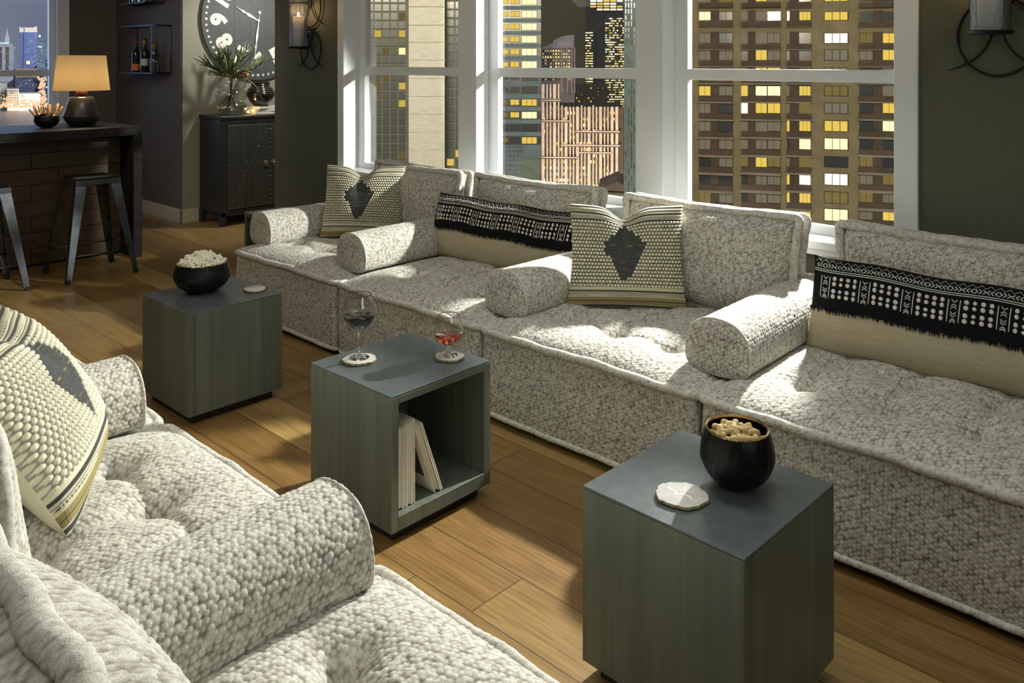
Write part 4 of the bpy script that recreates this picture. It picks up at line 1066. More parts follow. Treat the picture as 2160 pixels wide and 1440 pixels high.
# vase with fern
vx, vy = -8.06, 4.245; ZV = H + .001
root = empty('glass_vase', (vx, vy, ZV), label='clear bubble glass vase on the cabinet', cat='vase')
prof = []
for i in range(61):
    z = .395 * i / 60; q = abs(math.sin(math.pi * (z / .395 * 3))) ** .55
    prof.append((.112 + .040 * q if i < 60 else .118, z))
m = MB(); m.lathe([(.001, .002)] + prof, 72, rfun=lambda r, a, z, j: r * (1 + .10 * (abs(math.cos(2 * a + .4 * math.floor(z / .1317))) ** .6 - .6)), cap=False); m.build('bubble_wall', M_vase, root)
root = empty('staghorn_bouquet', (vx, vy, ZV), label='green staghorn fern bouquet standing in the glass vase', cat='plant')
rr = random.Random(21)
def frond(mb_, d0, L, w, bend, forks, mat=0):
    """antler-like leaf"""
    d = Vector(d0).normalized(); side = d.cross(Vector((0, 0, 1))); side = side.normalized() if side.length > .01 else Vector((0, 1, 0))
    side = (Matrix.Rotation(rr.uniform(-.9, .9), 3, d) @ side)
    def strip(p, d, side, L, w0, w1, bend, n=8):
        V = []; P = p.copy(); dd = d.copy(); res = []
        nrm = side.cross(dd).normalized()
        for i in range(n + 1):
            t = i / n; ww = (w0 * (1 - t) + w1 * t) * (1 if i else .8); V += [P - side * ww - nrm * .0, P + nrm * (ww * .25 + .0008), P + side * ww, P - nrm * .0012 + nrm * ww * .2]
            res.append((P.copy(), dd.copy())); P = P + dd * (L / n); dd = (dd + Vector((0, 0, bend / n))).normalized()
        Fs = []
        for i in range(n):
            for j in range(4): Fs.append((4 * i + j, 4 * i + (j + 1) % 4, 4 * i + 4 + (j + 1) % 4, 4 * i + 4 + j))
        mb_.add(V, Fs, 0, True); return res
    base = Vector((rr.uniform(-.02, .02), rr.uniform(-.02, .02), .40))
    r_ = strip(base, d, side, L * .55, w * .35, w, bend)
    tip, td = r_[-1]
    for k_ in range(forks):
        a = (k_ - (forks - 1) / 2) * .42; nd = (Matrix.Rotation(a, 3, side.cross(td).normalized()) @ td).normalized()
        s2 = (Matrix.Rotation(a, 3, side.cross(td).normalized()) @ side)
        r2 = strip(tip - td * .012, nd, s2, L * rr.uniform(.30, .50), w * .62, w * .10, bend * 1.2, 6)
        if k_ % 2 == 0:
            p3, d3 = r2[3]; nd3 = (Matrix.Rotation(a * .8 + .5, 3, s2.cross(d3).normalized()) @ d3).normalized(); strip(p3, nd3, s2, L * .22, w * .32, w * .05, bend, 4)
specs = [((.3, -1, .12), .46, .030, .1, 4), ((.5, -1, .35), .38, .024, .1, 4), ((-.2, -1, .5), .40, .022, .1, 4), ((.4, -.7, .8), .40, .020, .0, 4), ((.3, -.3, 1), .38, .022, -.1, 4), ((-.2, -.1, 1), .36, .02, 0, 3),
         ((.4, .15, .8), .36, .024, .1, 4), ((.2, .4, .9), .40, .02, .1, 4), ((.3, .7, .7), .42, .022, .1, 4), ((.3, 1, .45), .46, .024, .2, 4), ((-.1, 1, .3), .40, .022, .1, 4), ((.5, 1, .15), .50, .02, .5, 3), ((.7, -.4, .5), .30, .024, -.2, 4), ((.7, .4, .45), .30, .024, -.2, 4),
         ((.5, .9, .1), .52, .010, -1.1, 2), ((.1, -1, -.05), .34, .018, .3, 4), ((-.5, .3, .8), .32, .02, 0, 3), ((.6, -.9, .1), .30, .02, .2, 4)]
for i, s in enumerate(specs):
    m = MB(); frond(m, s[0], s[1], s[2] * 1.45, s[3], s[4]); m.build('frond', M_leaf2 if i in (7, 10) else M_leaf, root)
for a in (.3, 1.5, 2.6, 4.2):
    m = MB(); m.tube([(.06 * math.cos(a + 3), .06 * math.sin(a + 3), .02), (.0, 0, .22), (.02 * math.cos(a), .02 * math.sin(a), .42)], .005, 6); m.build('stem', M_stem, root)
for p in ((.06, -.10, .41), (.08, .10, .42), (.05, .15, .40)):
    m = MB()
    for _ in range(9): m.ball((p[0] + rr.uniform(-.018, .018), p[1] + rr.uniform(-.02, .02), p[2] + rr.uniform(-.02, .02)), .012, 7, 5)
    m.build('seed_head', M_rust, root)
# books, pot and tea light on the cabinet
zz = ZV
for i, (w_, l) in enumerate(((.30, 'white book at the bottom of the stack on the cabinet'), (.30, 'white book in the middle of the stack on the cabinet'), (.27, 'grey-white top book under the black pot'))):
    r_ = empty('book', (-8.06, 4.60 + .01 * i, zz), R([2, -3, 6][i]), l, 'book', 'books stacked on the cabinet'); th = .026
    m = MB(); m.box((-.12, -w_ / 2, 0), (.12, w_ / 2, .003)); m.box((-.12, -w_ / 2, th - .003), (.12, w_ / 2, th)); m.box((.117, -w_ / 2, 0), (.12, w_ / 2, th)); m.build('cover', M_white, r_)
    m = MB(); m.box((-.115, -w_ / 2 + .005, .003), (.117, w_ / 2 - .005, th - .003)); m.build('page_block', M_page, r_)
    m = MB(); m.box((.1203, -w_ / 2, .004), (.1215, -w_ / 2 + .05, th - .004)); m.build('spine_label', M_page, r_); zz += th + .0005
root = empty('ribbed_pot', (-8.05, 4.575, zz), label='ribbed black ceramic pot on the stacked books', cat='pot')
pp = []
base = [(.06, 0), (.075, .008), (.115, .06), (.145, .115), (.147, .140), (.125, .185), (.098, .208), (.094, .240), (.100, .250), (.088, .250), (.085, .21)]
for i, (r_, z) in enumerate(spline(base, 8)): pp.append((r_ + (.0035 * math.sin(z * 340) if z > .09 and i < 74 else 0), z))
m = MB(); m.lathe(pp, 72); m.build('pot_body', M_pot, root)
root = empty('tea_light', (-7.99, 4.40, ZV), label='small glowing tea light beside the glass vase', cat='candle')
m = MB(); m.lathe([(.022, 0), (.025, .045), (.0235, .045), (.0205, .003)], 24, cap=False); m.build('glass_cup', M_hurricane, root)
m = MB(); m.lathe([(.018, .004), (.018, .02), (.001, .02)], 20); m.build('wax', M_wax, root)
m = MB(); m.lathe([(.001, .02), (.005, .027), (.004, .035), (.0005, .045)], 10); m.build('flame', M_flame, root)
light('tea_light_glow', 'POINT', (-7.99, 4.40, ZV + .06), None, .5, (1, .6, .25), .01)

# ------------------------------------------------------------------ clock
CY, CZ, CR = 4.697, 2.10, .645; CXX = XC + .03
root = empty('wall_clock', (CXX, CY, CZ), label='huge round dark wood wall clock with white numerals above the cabinet', cat='clock')
m = MB(); nb = 7
for i in range(nb):       # vertical boards
    a, b = -CR + 2 * CR * i / nb + .001, -CR + 2 * CR * (i + 1) / nb - .001; k_ = 10; V = []; Fs = []
    for j in range(k_ + 1):
        yy = a + (b - a) * j / k_; hh = math.sqrt(max(0, CR ** 2 - yy ** 2)); V += [(0, yy, -hh), (0, yy, hh), (.022, yy, -hh), (.022, yy, hh)]
    for j in range(k_):
        q = 4 * j; Fs += [(q + 2, q + 6, q + 7, q + 3), (q, q + 1, q + 5, q + 4), (q, q + 4, q + 6, q + 2), (q + 1, q + 3, q + 7, q + 5)]
    Fs += [(0, 2, 3, 1), (4 * k_, 4 * k_ + 1, 4 * k_ + 3, 4 * k_ + 2)]; m.add(V, Fs)
m.build('face', M_clock, root)
def text_mesh(s, size):
    cu = bpy.data.curves.new('numeral', 'FONT'); cu.body = s; cu.size = size; cu.extrude = .0012; cu.offset = .012 * size / .2; cu.align_x = 'CENTER'; cu.align_y = 'CENTER'
    t = bpy.data.objects.new('tmp', cu); COL.objects.link(t); dg = bpy.context.evaluated_depsgraph_get()
    me = bpy.data.meshes.new_from_object(t.evaluated_get(dg)); bpy.data.objects.remove(t); bpy.data.curves.remove(cu); me.materials.clear(); me.materials.append(M_white)
    return me
Bm = Matrix(((0, 0, 1), (1, 0, 0), (0, 1, 0))).to_4x4()   # text xy -> world YZ, normal +X
for h_ in range(1, 13):
    a = math.radians(90 - 30 * h_); me = text_mesh(str(h_), .235 if h_ < 10 else .21); rot = -R(30 * h_)
    if 4 <= h_ <= 8 and h_ != 8: rot += math.pi
    me.transform(Bm @ Matrix.Rotation(rot, 4, 'Z')); r_ = .445
    link('numeral', me, root, (.0235, r_ * math.cos(a), r_ * math.sin(a)))
me_dot = MB().lathe([(.016, 0), (.016, .002), (.001, .002)], 20).mesh('hour_dot', M_white); me_dot.transform(Bm)
me_sq = MB().box((-.011, -.011, 0), (.011, .011, .002)).mesh('minute_square', M_white)
for i in range(60):
    a = math.radians(90 - 6 * i); yy, z_ = .595 * math.cos(a), .595 * math.sin(a)
    if i % 5 == 0: link('hour_dot', me_dot, root, (.0225, yy, z_))
    elif True:
        q = me_sq.copy() if False else me_sq; o = link('minute_square', q, root, (.0225, yy, z_)); o.rotation_euler = (Bm.to_3x3() @ Matrix.Rotation(a, 3, 'Z')).to_euler()
def hand(ang, L, tail, w_, nm):
    V = [(0, -tail), (w_ * .35, 0), (w_ * .4, L * .12), (w_, L * .40), (w_ * .35, L * .58), (w_ * .9, L * .66), (w_ * .3, L * .75), (0, L)]
    P = [(-x, y_) for x, y_ in V[1:-1]][::-1]; Q = V + P; n = len(Q)
    m = MB(); m.add([(x, y_, 0) for x, y_ in Q] + [(x, y_, .003) for x, y_ in Q], [tuple(range(n))[::-1], tuple(range(n, 2 * n))] + [(i, (i + 1) % n, n + (i + 1) % n, n + i) for i in range(n)])
    m.lathe([(.014, 0), (.014, .005), (.001, .005)], 16)
    if tail > .05: m.lathe([(.018, 0), (.018, .003), (.001, .003)], 16, c=(0, -tail, 0))
    me = m.mesh(nm, M_white); me.transform(Bm @ Matrix.Rotation(-ang, 4, 'Z')); link(nm, me, root, (.032 if 'hour' in nm else .037, 0, 0))
hand(R(-62), .31, .02, .018, 'hour_hand'); hand(R(187), .44, .09, .013, 'minute_hand')

# ------------------------------------------------------------------ candle sconces
def sconce(Xc, label):
    root = empty('candle_sconce', (Xc, YW - .005, 1.60)); setp(root, label, 'candle sconce', 'wrought iron candle sconces beside the windows'); zp = .172
    m = MB()
    def arc(cx_, cz_, rx, rz_, a0, a1, r=.0055, n=28, y=0.0, taper=False):
        pts = [(cx_ + rx * math.cos(R(a0 + (a1 - a0) * i / n)), -.012 + y, cz_ + rz_ * math.sin(R(a0 + (a1 - a0) * i / n))) for i in range(n + 1)]
        rad_ = [r * (.35 + .65 * min(1, min(i, n - i) / 4)) for i in range(n + 1)] if taper else r; m.tube(pts, rad_, 8)
    for zc_ in (.155, .50, .845):
        arc(0, zc_, .150, .162, 0, 360)
        arc(-.262, zc_ + .04, .245, .19, -72, 48, y=-.004, taper=True); arc(.262, zc_ + .04, .245, .19, 252, 132, y=-.004, taper=True)
    m.build('scroll_frame', M_iron, root)
    m = MB(); m.lathe([(.001, zp - .012), (.078, zp - .012), (.084, zp), (.084, zp + .004), (.001, zp + .004)], 48, c=(0, -.125, 0))
    m.tube([(0, -.012, .19), (0, -.05, zp - .012), (0, -.125, zp - .010)], .006, 8); m.build('drip_plate', M_iron, root)
    m = MB(); m.tube([(.0755 * math.cos(t * .1745), -.125 + .0755 * math.sin(t * .1745), .53) for t in range(36)], .004, 8, closed=True); m.tube([(0, -.05, .53), (0, -.012, .50)], .005, 6); m.build('ring_band', M_iron, root)
    m = MB(); m.lathe([(.072, zp + .005), (.072, zp + .62), (.0695, zp + .62), (.0695, zp + .005)], 56, c=(0, -.125, 0), cap=False); m.build('glass_cylinder', M_hurricane, root)
    m = MB(); m.lathe([(.046, zp + .005), (.046, zp + .245), (.040, zp + .248), (.020, zp + .243), (.001, zp + .243)], 40, c=(0, -.125, 0)); m.build('candle', M_wax, root)
    m = MB(); m.lathe([(.001, zp + .245), (.006, zp + .255), (.005, zp + .268), (.0005, zp + .285)], 12, c=(0, -.125, 0)); m.build('flame', M_flame, root)
    light('candle_glow', 'POINT', (Xc, YW - .13, 1.60 + zp + .30), None, 2.2, (1, .62, .25), .012)
    return root
sconce(-5.965, 'iron candle sconce with lit candle left of the windows'); sconce(-.925, 'iron candle sconce at the top right corner of the photo')

# ------------------------------------------------------------------ city outside
def C2(l, d, z=0): return FW * d + RT * l + Vector((0, 0, z))
AZ = math.atan2(RT.y, RT.x)
FR = [FW, RT]
def face(u):     # turn the building frame so that its facade looks back at our windows
    q = (FW + RT * ((u - 1080) / F)).normalized(); FR[0] = q; FR[1] = Vector((q.y, -q.x, 0))
def at(u, v, d):
    r_ = FW + RT * ((u - 1080) / F); t = d / r_.dot(FR[0]); return (t * r_.dot(FR[1]), CAMZ - (v - HOR) / F * t)
def C3(l, d, z=0): return FR[0] * d + FR[1] * l + Vector((0, 0, z))
def facade_mat(name, c, brick=None, rough=.8, metal=0.):
    k = NT(name); co = k.coord(); n = k.noise(co, .4, 4, .6)
    lo = tuple(x * .75 for x in c); hi = tuple(x * 1.15 for x in c)
    k.l.new(k.ramp(n, [(.3, lo), (.7, hi)]), k.p.inputs['Base Color']); k.p.inputs['Roughness'].default_value = rough; k.p.inputs['Metallic'].default_value = metal; return k.m
E_hot = emit('lit_window_bright', (1, .78, .32), 2.2); E_mid = emit('lit_window_yellow', (.95, .66, .12), .95); E_dim = emit('lit_window_dim', (.42, .30, .10), .5); E_white = emit('lit_window_white', (1, .92, .72), 1.7)
W_dark = plain('dark_window_glass', (.05, .055, .05), .2); W_curt = plain('curtained_window', (.30, .27, .19), .7); W_frame = plain('window_mullion', (.045, .038, .03), .7)
def unit_window(name, mat, panes=2):
    m = MB(); m.box((0, -.5, 0), (1, 0, 1), 1)
    for i in range(panes): m.box((.03 + i * (.96 / panes), -.6, .05), (.03 + (i + 1) * (.96 / panes) - .03, -.5, .95), 0)
    return m.mesh(name, [mat, W_frame])
UW = {}
for kx, mt in (('hot', E_hot), ('mid', E_mid), ('dim', E_dim), ('white', E_white), ('dark', W_dark), ('curt', W_curt)):
    for pn in (1, 2, 3): UW[kx, pn] = unit_window('window', mt, pn)
def building(name, label, u0, u1, vtop, d, depth, mat, wins=(), extra=None, zbot=-60., cat='building'):
    """wins: (u0,v0,u1,v1,kind,panes)"""
    face((u0 + u1) / 2); l0, zt = at(u0, vtop, d); l1, _ = at(u1, vtop, d)
    root = empty(name, tuple(C3(l0, d, zbot)), math.atan2(FR[1].y, FR[1].x), label, cat)
    m = MB(); m.box((0, 0, 0), (l1 - l0, depth, zt - zbot)); m.build('wall', mat, root)
    if extra: extra(root, l0, d, zbot)
    wl_ = []
    for (a, b, c_, e_, kd, pn) in wins:
        la, za = at(a, e_, d); lb, zb = at(c_, b, d); wl_.append((la - l0, za - zbot, lb - la, zb - za, kd, pn))
    wl_.sort(key=lambda t: -(t[2] * t[3]) * (1.5 if t[4] in ('hot', 'mid', 'white') else 1))
    for (x, z, w_, h_, kd, pn) in wl_[:100]:
        o = link('window', UW[kd, pn], root, (x, 0, z)); o.scale = (w_, .25 * d / 100, h_)
    rest = wl_[100:]
    if rest:
        m = MB(); mats = [E_mid, E_dim, W_dark, W_curt, E_hot, E_white]; ix = {'mid': 0, 'dim': 1, 'dark': 2, 'curt': 3, 'hot': 4, 'white': 5}
        for (x, z, w_, h_, kd, pn) in rest: m.box((x, -.12, z), (x + w_, 0, z + h_), ix[kd])
        setp(m.build('window', mats, root), kind='stuff')
    return root
M_apt = facade_mat('apartment_brick', (.30, .24, .12)); M_aptdark = facade_mat('balcony_recess', (.115, .078, .048)); M_slab = facade_mat('balcony_slab', (.30, .25, .16))
# apartment tower (right window)
rr = random.Random(4); ap = []
def zx(x): return 1420 + x / 2.5716
def zy(y): return y / 2.5716
rows = [(-130, -85), (-35, 10), (62, 112), (178, 236), (268, 328), (365, 420), (465, 520), (558, 615), (655, 712), (750, 810), (850, 905), (942, 1002), (1042, 1100), (1135, 1195), (1230, 1290), (1330, 1390)]
cols = [(72, 100, 1), (140, 205, 2), (248, 325, 2), (370, 405, 1), (447, 510, 2), (512, 583, 2), (618, 631, 1), (683, 747, 3), (818, 950, 3), (1010, 1085, 2), (1135, 1208, 2)]
LIT = {(2, 0): 'hot', (2, 1): 'hot', (2, 8): 'mid', (2, 7): 'mid', (3, 8): 'white', (4, 4): 'mid', (3, 9): 'dim', (4, 10): 'mid', (5, 4): 'mid', (5, 5): 'mid', (6, 1): 'mid', (6, 3): 'mid', (6, 4): 'hot', (6, 5): 'hot', (6, 7): 'mid', (6, 8): 'dim',
       (7, 3): 'white', (7, 4): 'mid', (7, 5): 'mid', (7, 7): 'dim', (7, 10): 'mid', (8, 8): 'mid', (8, 7): 'mid', (8, 10): 'hot', (8, 6): 'mid', (9, 7): 'hot', (9, 8): 'hot', (10, 4): 'mid', (10, 5): 'dim', (10, 3): 'dim', (10, 7): 'dim', (11, 8): 'white', (11, 7): 'white', (11, 6): 'mid', (12, 8): 'dim', (12, 7): 'mid', (12, 6): 'mid',
       (13, 8): 'hot', (13, 7): 'mid', (13, 2): 'mid', (13, 10): 'mid', (0, 5): 'mid', (1, 4): 'mid', (1, 8): 'mid', (1, 2): 'dim', (3, 10): 'mid', (12, 1): 'dim', (11, 10): 'dim', (12, 9): 'dim', (10, 9): 'dim'}
for i, (a, b) in enumerate(rows):
    for j, (c_, e_, pn) in enumerate(cols):
        kd = LIT.get((i, j)) or ('curt' if rr.random() < .62 else 'dark')
        ap.append((zx(c_), zy(a), zx(e_), zy(b), kd, pn))
def apt_extra(root, l0, d, zb):
    m = MB()
    for (a, b) in ((205, 248), (325, 329), (405, 447), (631, 683), (1085, 1135)):
        for (c_, e_) in rows:
            if (a, b) == (325, 329): continue
            la, za = at(zx(a), zy(e_ + 28), d); lb, zb_ = at(zx(b), zy(c_ - 6), d); m.box((la - l0, -.35, za - zb), (lb - l0, 0, zb_ - zb), 0)
    for (a, b) in ((72, 100), (140, 325), (370, 583), (615, 750), (1005, 1215)):
        for (c_, e_) in rows:
            la, za = at(zx(a), zy(e_ + 32), d); lb, zb_ = at(zx(b), zy(e_ + 3), d); m.box((la - l0, -.6, za - zb), (lb - l0, 0, zb_ - zb), 0)
            la, za = at(zx(a - 6), zy(e_ + 37), d); lb, zb_ = at(zx(b + 4), zy(e_ + 32), d); m.box((la - l0, -.9, za - zb), (lb - l0, 0, zb_ - zb), 1)
    m.build('balcony', [M_aptdark, M_slab], root)
building('apartment_tower', 'brown brick apartment tower with lit yellow windows filling the right window', 1385, 1990, -260, 120, 20, M_apt, ap, apt_extra)
# office tower with blue-grey bands, left of the middle window
M_band = facade_mat('blue_grey_spandrel', (.17, .22, .24)); M_strip = plain('dark_glass_strip', (.035, .045, .04), .3)
def zx4(x): return 1000 + x / 3.272
def zy4(y): return y / 3.272
of = []; k_ = 0; y = -420
while y < 960:
    lit = {0: 1, 1: 1, 2: 1, 3: 1, 4: 1, 5: 1}.get(k_, 1)
    yy = y + 65
    big = 62 < yy + 60 < 2000
    if yy < 500: kk = ['mid', 'mid', 'hot']
    elif yy < 620: kk = ['dark', 'dark', 'dark']
    elif yy < 730: kk = ['dim', 'mid', 'mid']
    elif yy < 830: kk = ['dim', 'mid', 'hot']
    elif yy < 900: kk = ['dark', 'dark', 'dark']
    else: kk = ['dim', 'dark', 'mid']
    of += [(zx4(174), zy4(yy), zx4(238), zy4(yy + 34), kk[0], 2), (zx4(250), zy4(yy - 4), zx4(312), zy4(yy + 36), kk[1], 2), (zx4(327), zy4(yy - 6), zx4(436), zy4(yy + 42), kk[2], 3)]
    y += 87; k_ += 1
def off_extra(root, l0, d, zb):
    m = MB(); y = -420
    while y < 960:
        la, za = at(zx4(120), zy4(y + 112), d); lb, zb_ = at(zx4(462), zy4(y + 54), d); m.box((la - l0, -.05, za - zb), (lb - l0, 0, zb_ - zb), 0); y += 87
    la, za = at(zx4(330), zy4(1400), d); lb, zb_ = at(zx4(465), zy4(1085), d); m.box((la - l0, -.06, za - zb), (lb - l0, 0, zb_ - zb), 1)
    for x in range(220, 330, 27):
        la, za = at(zx4(x), zy4(1400), d); lb, zb_ = at(zx4(x + 1.5), zy4(990), d); m.box((la - l0, -.07, za - zb), (lb - l0, 0, zb_ - zb), 0)
    for yy in range(1010, 1400, 32):
        la, za = at(zx4(220), zy4(yy + 1.5), d); lb, zb_ = at(zx4(330), zy4(yy), d); m.box((la - l0, -.07, za - zb), (lb - l0, 0, zb_ - zb), 0)
    m.build('glass_band', [M_strip, facade_mat('grey_green_panel', (.15, .18, .14))], root)
building('office_tower', 'banded blue-grey office tower with bright yellow windows in the middle window', 1020, 1141, -150, 100, 8, M_band, of, off_extra)
# pink floodlit stepped building
M_pink = facade_mat('pale_pink_stone', (.86, .70, .58)); M_pdark = facade_mat('recessed_bay', (.14, .11, .07))
pk = []
tiers = [(462, 695, 270, 330, 0), (466, 600, 575, 660, 0), (466, 660, 690, 850, 0), (466, 1000, 735, 900, 1), (466, 610, 870, 1080, 0), (466, 1000, 930, 1400, 1)]
def pink_extra(root, l0, d, zb):
    m = MB(); x = 468
    pr = random.Random(8)
    def topv(x):
        if x < 600: return 580
        if x < 665: return 735
        if x < 1005: return 735
        return 1150
    while x < 1008:
        w_ = 9 if (int(x) // 13) % 3 else 19; t = topv(x); la, za = at(zx4(x), 520, d); lb, zb_ = at(zx4(x + w_), zy4(t - pr.choice((0, 0, 10))), d); m.box((la - l0, -.9, za - zb), (lb - l0, 0, zb_ - zb), 0); x += w_ + 14
    for (a, b, y0, y1) in ((466, 600, 690, 700), (466, 660, 832, 842), (700, 1005, 905, 915), (600, 1005, 1000, 1009), (466, 720, 1082, 1092), (720, 950, 1050, 1057)):
        la, za = at(zx4(a), zy4(y1), d); lb, zb_ = at(zx4(b), zy4(y0), d); m.box((la - l0, -1.0, za - zb), (lb - l0, 0, zb_ - zb), 1)
        la, za = at(zx4(a), zy4(y0 + 2), d); lb, zb_ = at(zx4(b), zy4(y0 - 3), d); m.box((la - l0, -1.3, za - zb), (lb - l0, 0, zb_ - zb), 0)
    m.build('stone_pier', [M_pink, M_pdark], root)
rp = random.Random(10)
for yy in range(600, 1350, 42):
    for x in range(476, 1000, 23):
        if yy < 760 and x > 590: continue
        rd = rp.random(); pk.append((zx4(x), zy4(yy), zx4(x + 14), zy4(yy + 22), 'hot' if rd < .08 else 'mid' if rd < .30 else 'dim' if rd < .5 else 'dark', 1))
building('stepped_stone_building', 'floodlit pink stone building with vertical piers in the middle window', 1140, 1315, 226, 170, 20, M_pdark, pk, pink_extra)
light('stone_building_floodlight', 'SPOT', tuple(C2(5, 118, -34)), tuple(C2(14, 170, -14)), 115000, (1, .80, .62), .5, spot=70, blend=.6)
pk2 = []
for yy in range(345, 560, 22):
    for x in range(472, 690, 18):
        rd = rp.random(); pk2.append((zx4(x), zy4(yy), zx4(x + 9), zy4(yy + 11), 'hot' if rd < .35 else 'mid' if rd < .6 else 'dark', 1))
def p2_extra(root, l0, d, zb):
    m = MB()
    for x in (600, 640, 668, 688):
        la, za = at(zx4(x), zy4(640), d); lb, zb_ = at(zx4(x + 10), zy4(330), d); m.box((la - l0, -1.2, za - zb), (lb - l0, 0, zb_ - zb), 0)
    m.build('pier', M_pink, root)
    m = MB(); a = at(zx4(466), zy4(335), d); b = at(zx4(690), zy4(330), d); c_ = at(zx4(690), zy4(240), d); e_ = at(zx4(610), zy4(250), d); f_ = at(zx4(545), zy4(280), d); g_ = at(zx4(545), zy4(295), d)
    P = [a, b, c_, e_, f_, g_]; n = len(P); m.add([(p[0] - l0, -.5, p[1] - zb) for p in P] + [(p[0] - l0, 12, p[1] - zb) for p in P], [tuple(range(n)), tuple(range(n, 2 * n))[::-1]] + [(i, (i + 1) % n, n + (i + 1) % n, n + i) for i in range(n)]); m.build('sloped_crown', M_pink, root)
building('crowned_tower', 'pale tower with a sloped crown behind the pink stone building', 1141, 1212, 101, 260, 20, facade_mat('tan_stone', (.62, .48, .36)), pk2, p2_extra)
# glass towers with white-lit floors
M_night = facade_mat('night_glass', (.10, .09, .06), rough=.4)
def scatter(u0, u1, v0, v1, du, dv, p, kinds, seed, w=.62, h=.5):
    r_ = random.Random(seed); out = []; v = v0
    while v < v1:
        u = u0
        while u < u1 - du * w:
            if r_.random() < p: out.append((u, v, u + du * w, v + dv * h, r_.choice(kinds), 1))
            u += du
        v += dv
    return out
building('striped_glass_tower', 'slim dark tower with bright white floors in the middle window', 1234, 1256, 58, 420, 15, M_night, scatter(1235, 1254, 68, 205, 4, 5.4, .85, ['white', 'hot', 'mid'], 1, .9, .45))
building('lit_glass_tower', 'wide dark tower with many bright windows and lit top', 1275, 1322, 34, 380, 15, M_night, scatter(1277, 1318, 38, 225, 4, 5, .62, ['white', 'hot', 'mid'], 2, .75, .5))
building('crown_glass_tower', 'dark tower with a glowing yellow crown cut by the top of the middle window', 1236, 1320, -60, 500, 20, M_night, scatter(1245, 1316, -30, 20, 14, 6, .95, ['hot', 'white', 'mid'], 3, .92, .7))
building('dark_brick_block', 'dark brown block between the pale tower and the lit glass tower', 1212, 1282, 178, 300, 12, facade_mat('dark_brown_brick', (.16, .13, .07)), scatter(1190, 1280, 184, 222, 5, 7, .22, ['mid', 'dim'], 4))
building('teal_slab_tower', 'narrow teal-grey slab tower at the right side of the middle window', 1316, 1352, -120, 90, 8, facade_mat('teal_facade', (.13, .18, .18)), scatter(1319, 1348, -20, 420, 6, 13, .8, ['dark', 'dark', 'dim'], 5, .35, .8))
def gable(root, l0, d, zb):
    m = MB(); P = [at(1262, 398, d), at(1303, 380, d), at(1342, 402, d)]; n = 3; m.add([(p[0] - l0, -1, p[1] - zb) for p in P] + [(p[0] - l0, 8, p[1] - zb) for p in P], [(0, 1, 2), (5, 4, 3), (0, 3, 4, 1), (1, 4, 5, 2), (0, 2, 5, 3)]); m.build('roof', facade_mat('dark_slate', (.12, .09, .06)), root)
building('gabled_building', 'low dark gabled roof at the foot of the middle window', 1268, 1345, 398, 95, 7, facade_mat('olive_brick', (.16, .14, .07)), (), gable)
# left window: stone pier between dark glass walls
def zx3(x): return 540 + x / 4
def zy3(y): return y / 4
gl = []; rg = random.Random(6)
LG = {(3, 0): 'mid', (3, 3): 'mid', (5, 3): 'hot', (5, 1): 'dim', (9, 3): 'mid', (9, 0): 'dim', (11, 3): 'mid', (1, 3): 'dim', (8, 1): 'dim', (17, 3): 'dim'}
for i in range(-3, 20):
    for j in range(5):
        a, b = 928 + j * 68, 30 + i * 73.5; kd = LG.get((i, j - 1) if j else (i, 0), 'dark')
        gl.append((zx3(a + 4), zy3(b + 4), zx3(a + 62), zy3(b + 66), kd if j else 'dark', 1))
M_mull = facade_mat('grey_mullion_grid', (.085, .09, .075))
building('glass_grid_building', 'dark glass office wall with a grey grid in the left window', 735, 863, -90, 60, 6, M_mull, gl)
def pier_extra(root, l0, d, zb):
    m = MB()
    for yy in (55, 210, 355, 505, 660, 812, 960, 1113, 1262, 1410, -90):
        la, za = at(860, zy3(yy + 4), d); lb, zb_ = at(940, zy3(yy), d); m.box((la - l0, -.012, za - zb), (lb - l0, 0, zb_ - zb), 0)
    m.build('joint_line', facade_mat('dark_joint', (.12, .1, .07)), root)
k = NT('tan_travertine'); co = k.coord(scale=(1, 1, 9)); n_ = k.noise(co, 1.6, 6, .7); k.l.new(k.ramp(n_, [(.3, (.21, .205, .18)), (.7, (.35, .34, .30))]), k.p.inputs['Base Color']); k.p.inputs['Roughness'].default_value = .8
building('stone_pier_building', 'tall tan stone pier of the building in the left window', 862, 938, -90, 52, 4, k.m, (), pier_extra)
gl2 = []
for i in range(-3, 20):
    for j in range(3):
        a, b = 1606 + j * 72, 10 + i * 73.5; rd = rg.random(); gl2.append((zx3(a + 4), zy3(b + 4), zx3(a + 66), zy3(b + 66), 'mid' if rd < .02 else 'dim' if rd < .05 else 'dark', 1))
building('glass_strip_building', 'narrow dark glass building right of the tan stone pier', 936, 1000, -90, 62, 6, M_mull, gl2)

# ---- skyline beyond the far window
B_blue = facade_mat('blue_glass_tower', (.06, .12, .42), rough=.4); B_teal = facade_mat('steel_blue_tower', (.22, .30, .42)); B_grey = facade_mat('mauve_grey_tower', (.40, .38, .42)); B_nav = facade_mat('navy_tower', (.04, .06, .13))
def fx(x): return x / 5.54
def fy(y): return 20 + y / 5.54
E_cool = emit('cool_window_light', (.75, .85, 1), 1.8); UW['cool', 1] = unit_window('window', E_cool, 1)
DS = 620
def sk(name, label, x0, x1, y0, mat, wins, extra=None, d=640, depth=25): building(name, label, fx(x0), fx(x1), fy(y0), d, depth, mat, wins, extra, zbot=-52)
def swin(x0, x1, y0, y1, n, seed, kinds=('cool', 'cool', 'hot')):
    r_ = random.Random(seed); o = []
    for _ in range(n):
        x, y = r_.uniform(x0, x1 - 6), r_.uniform(y0, y1); o.append((fx(x), fy(y), fx(x + r_.choice((3, 4, 8))), fy(y + 3.5), r_.choice(kinds), 1))
    return o
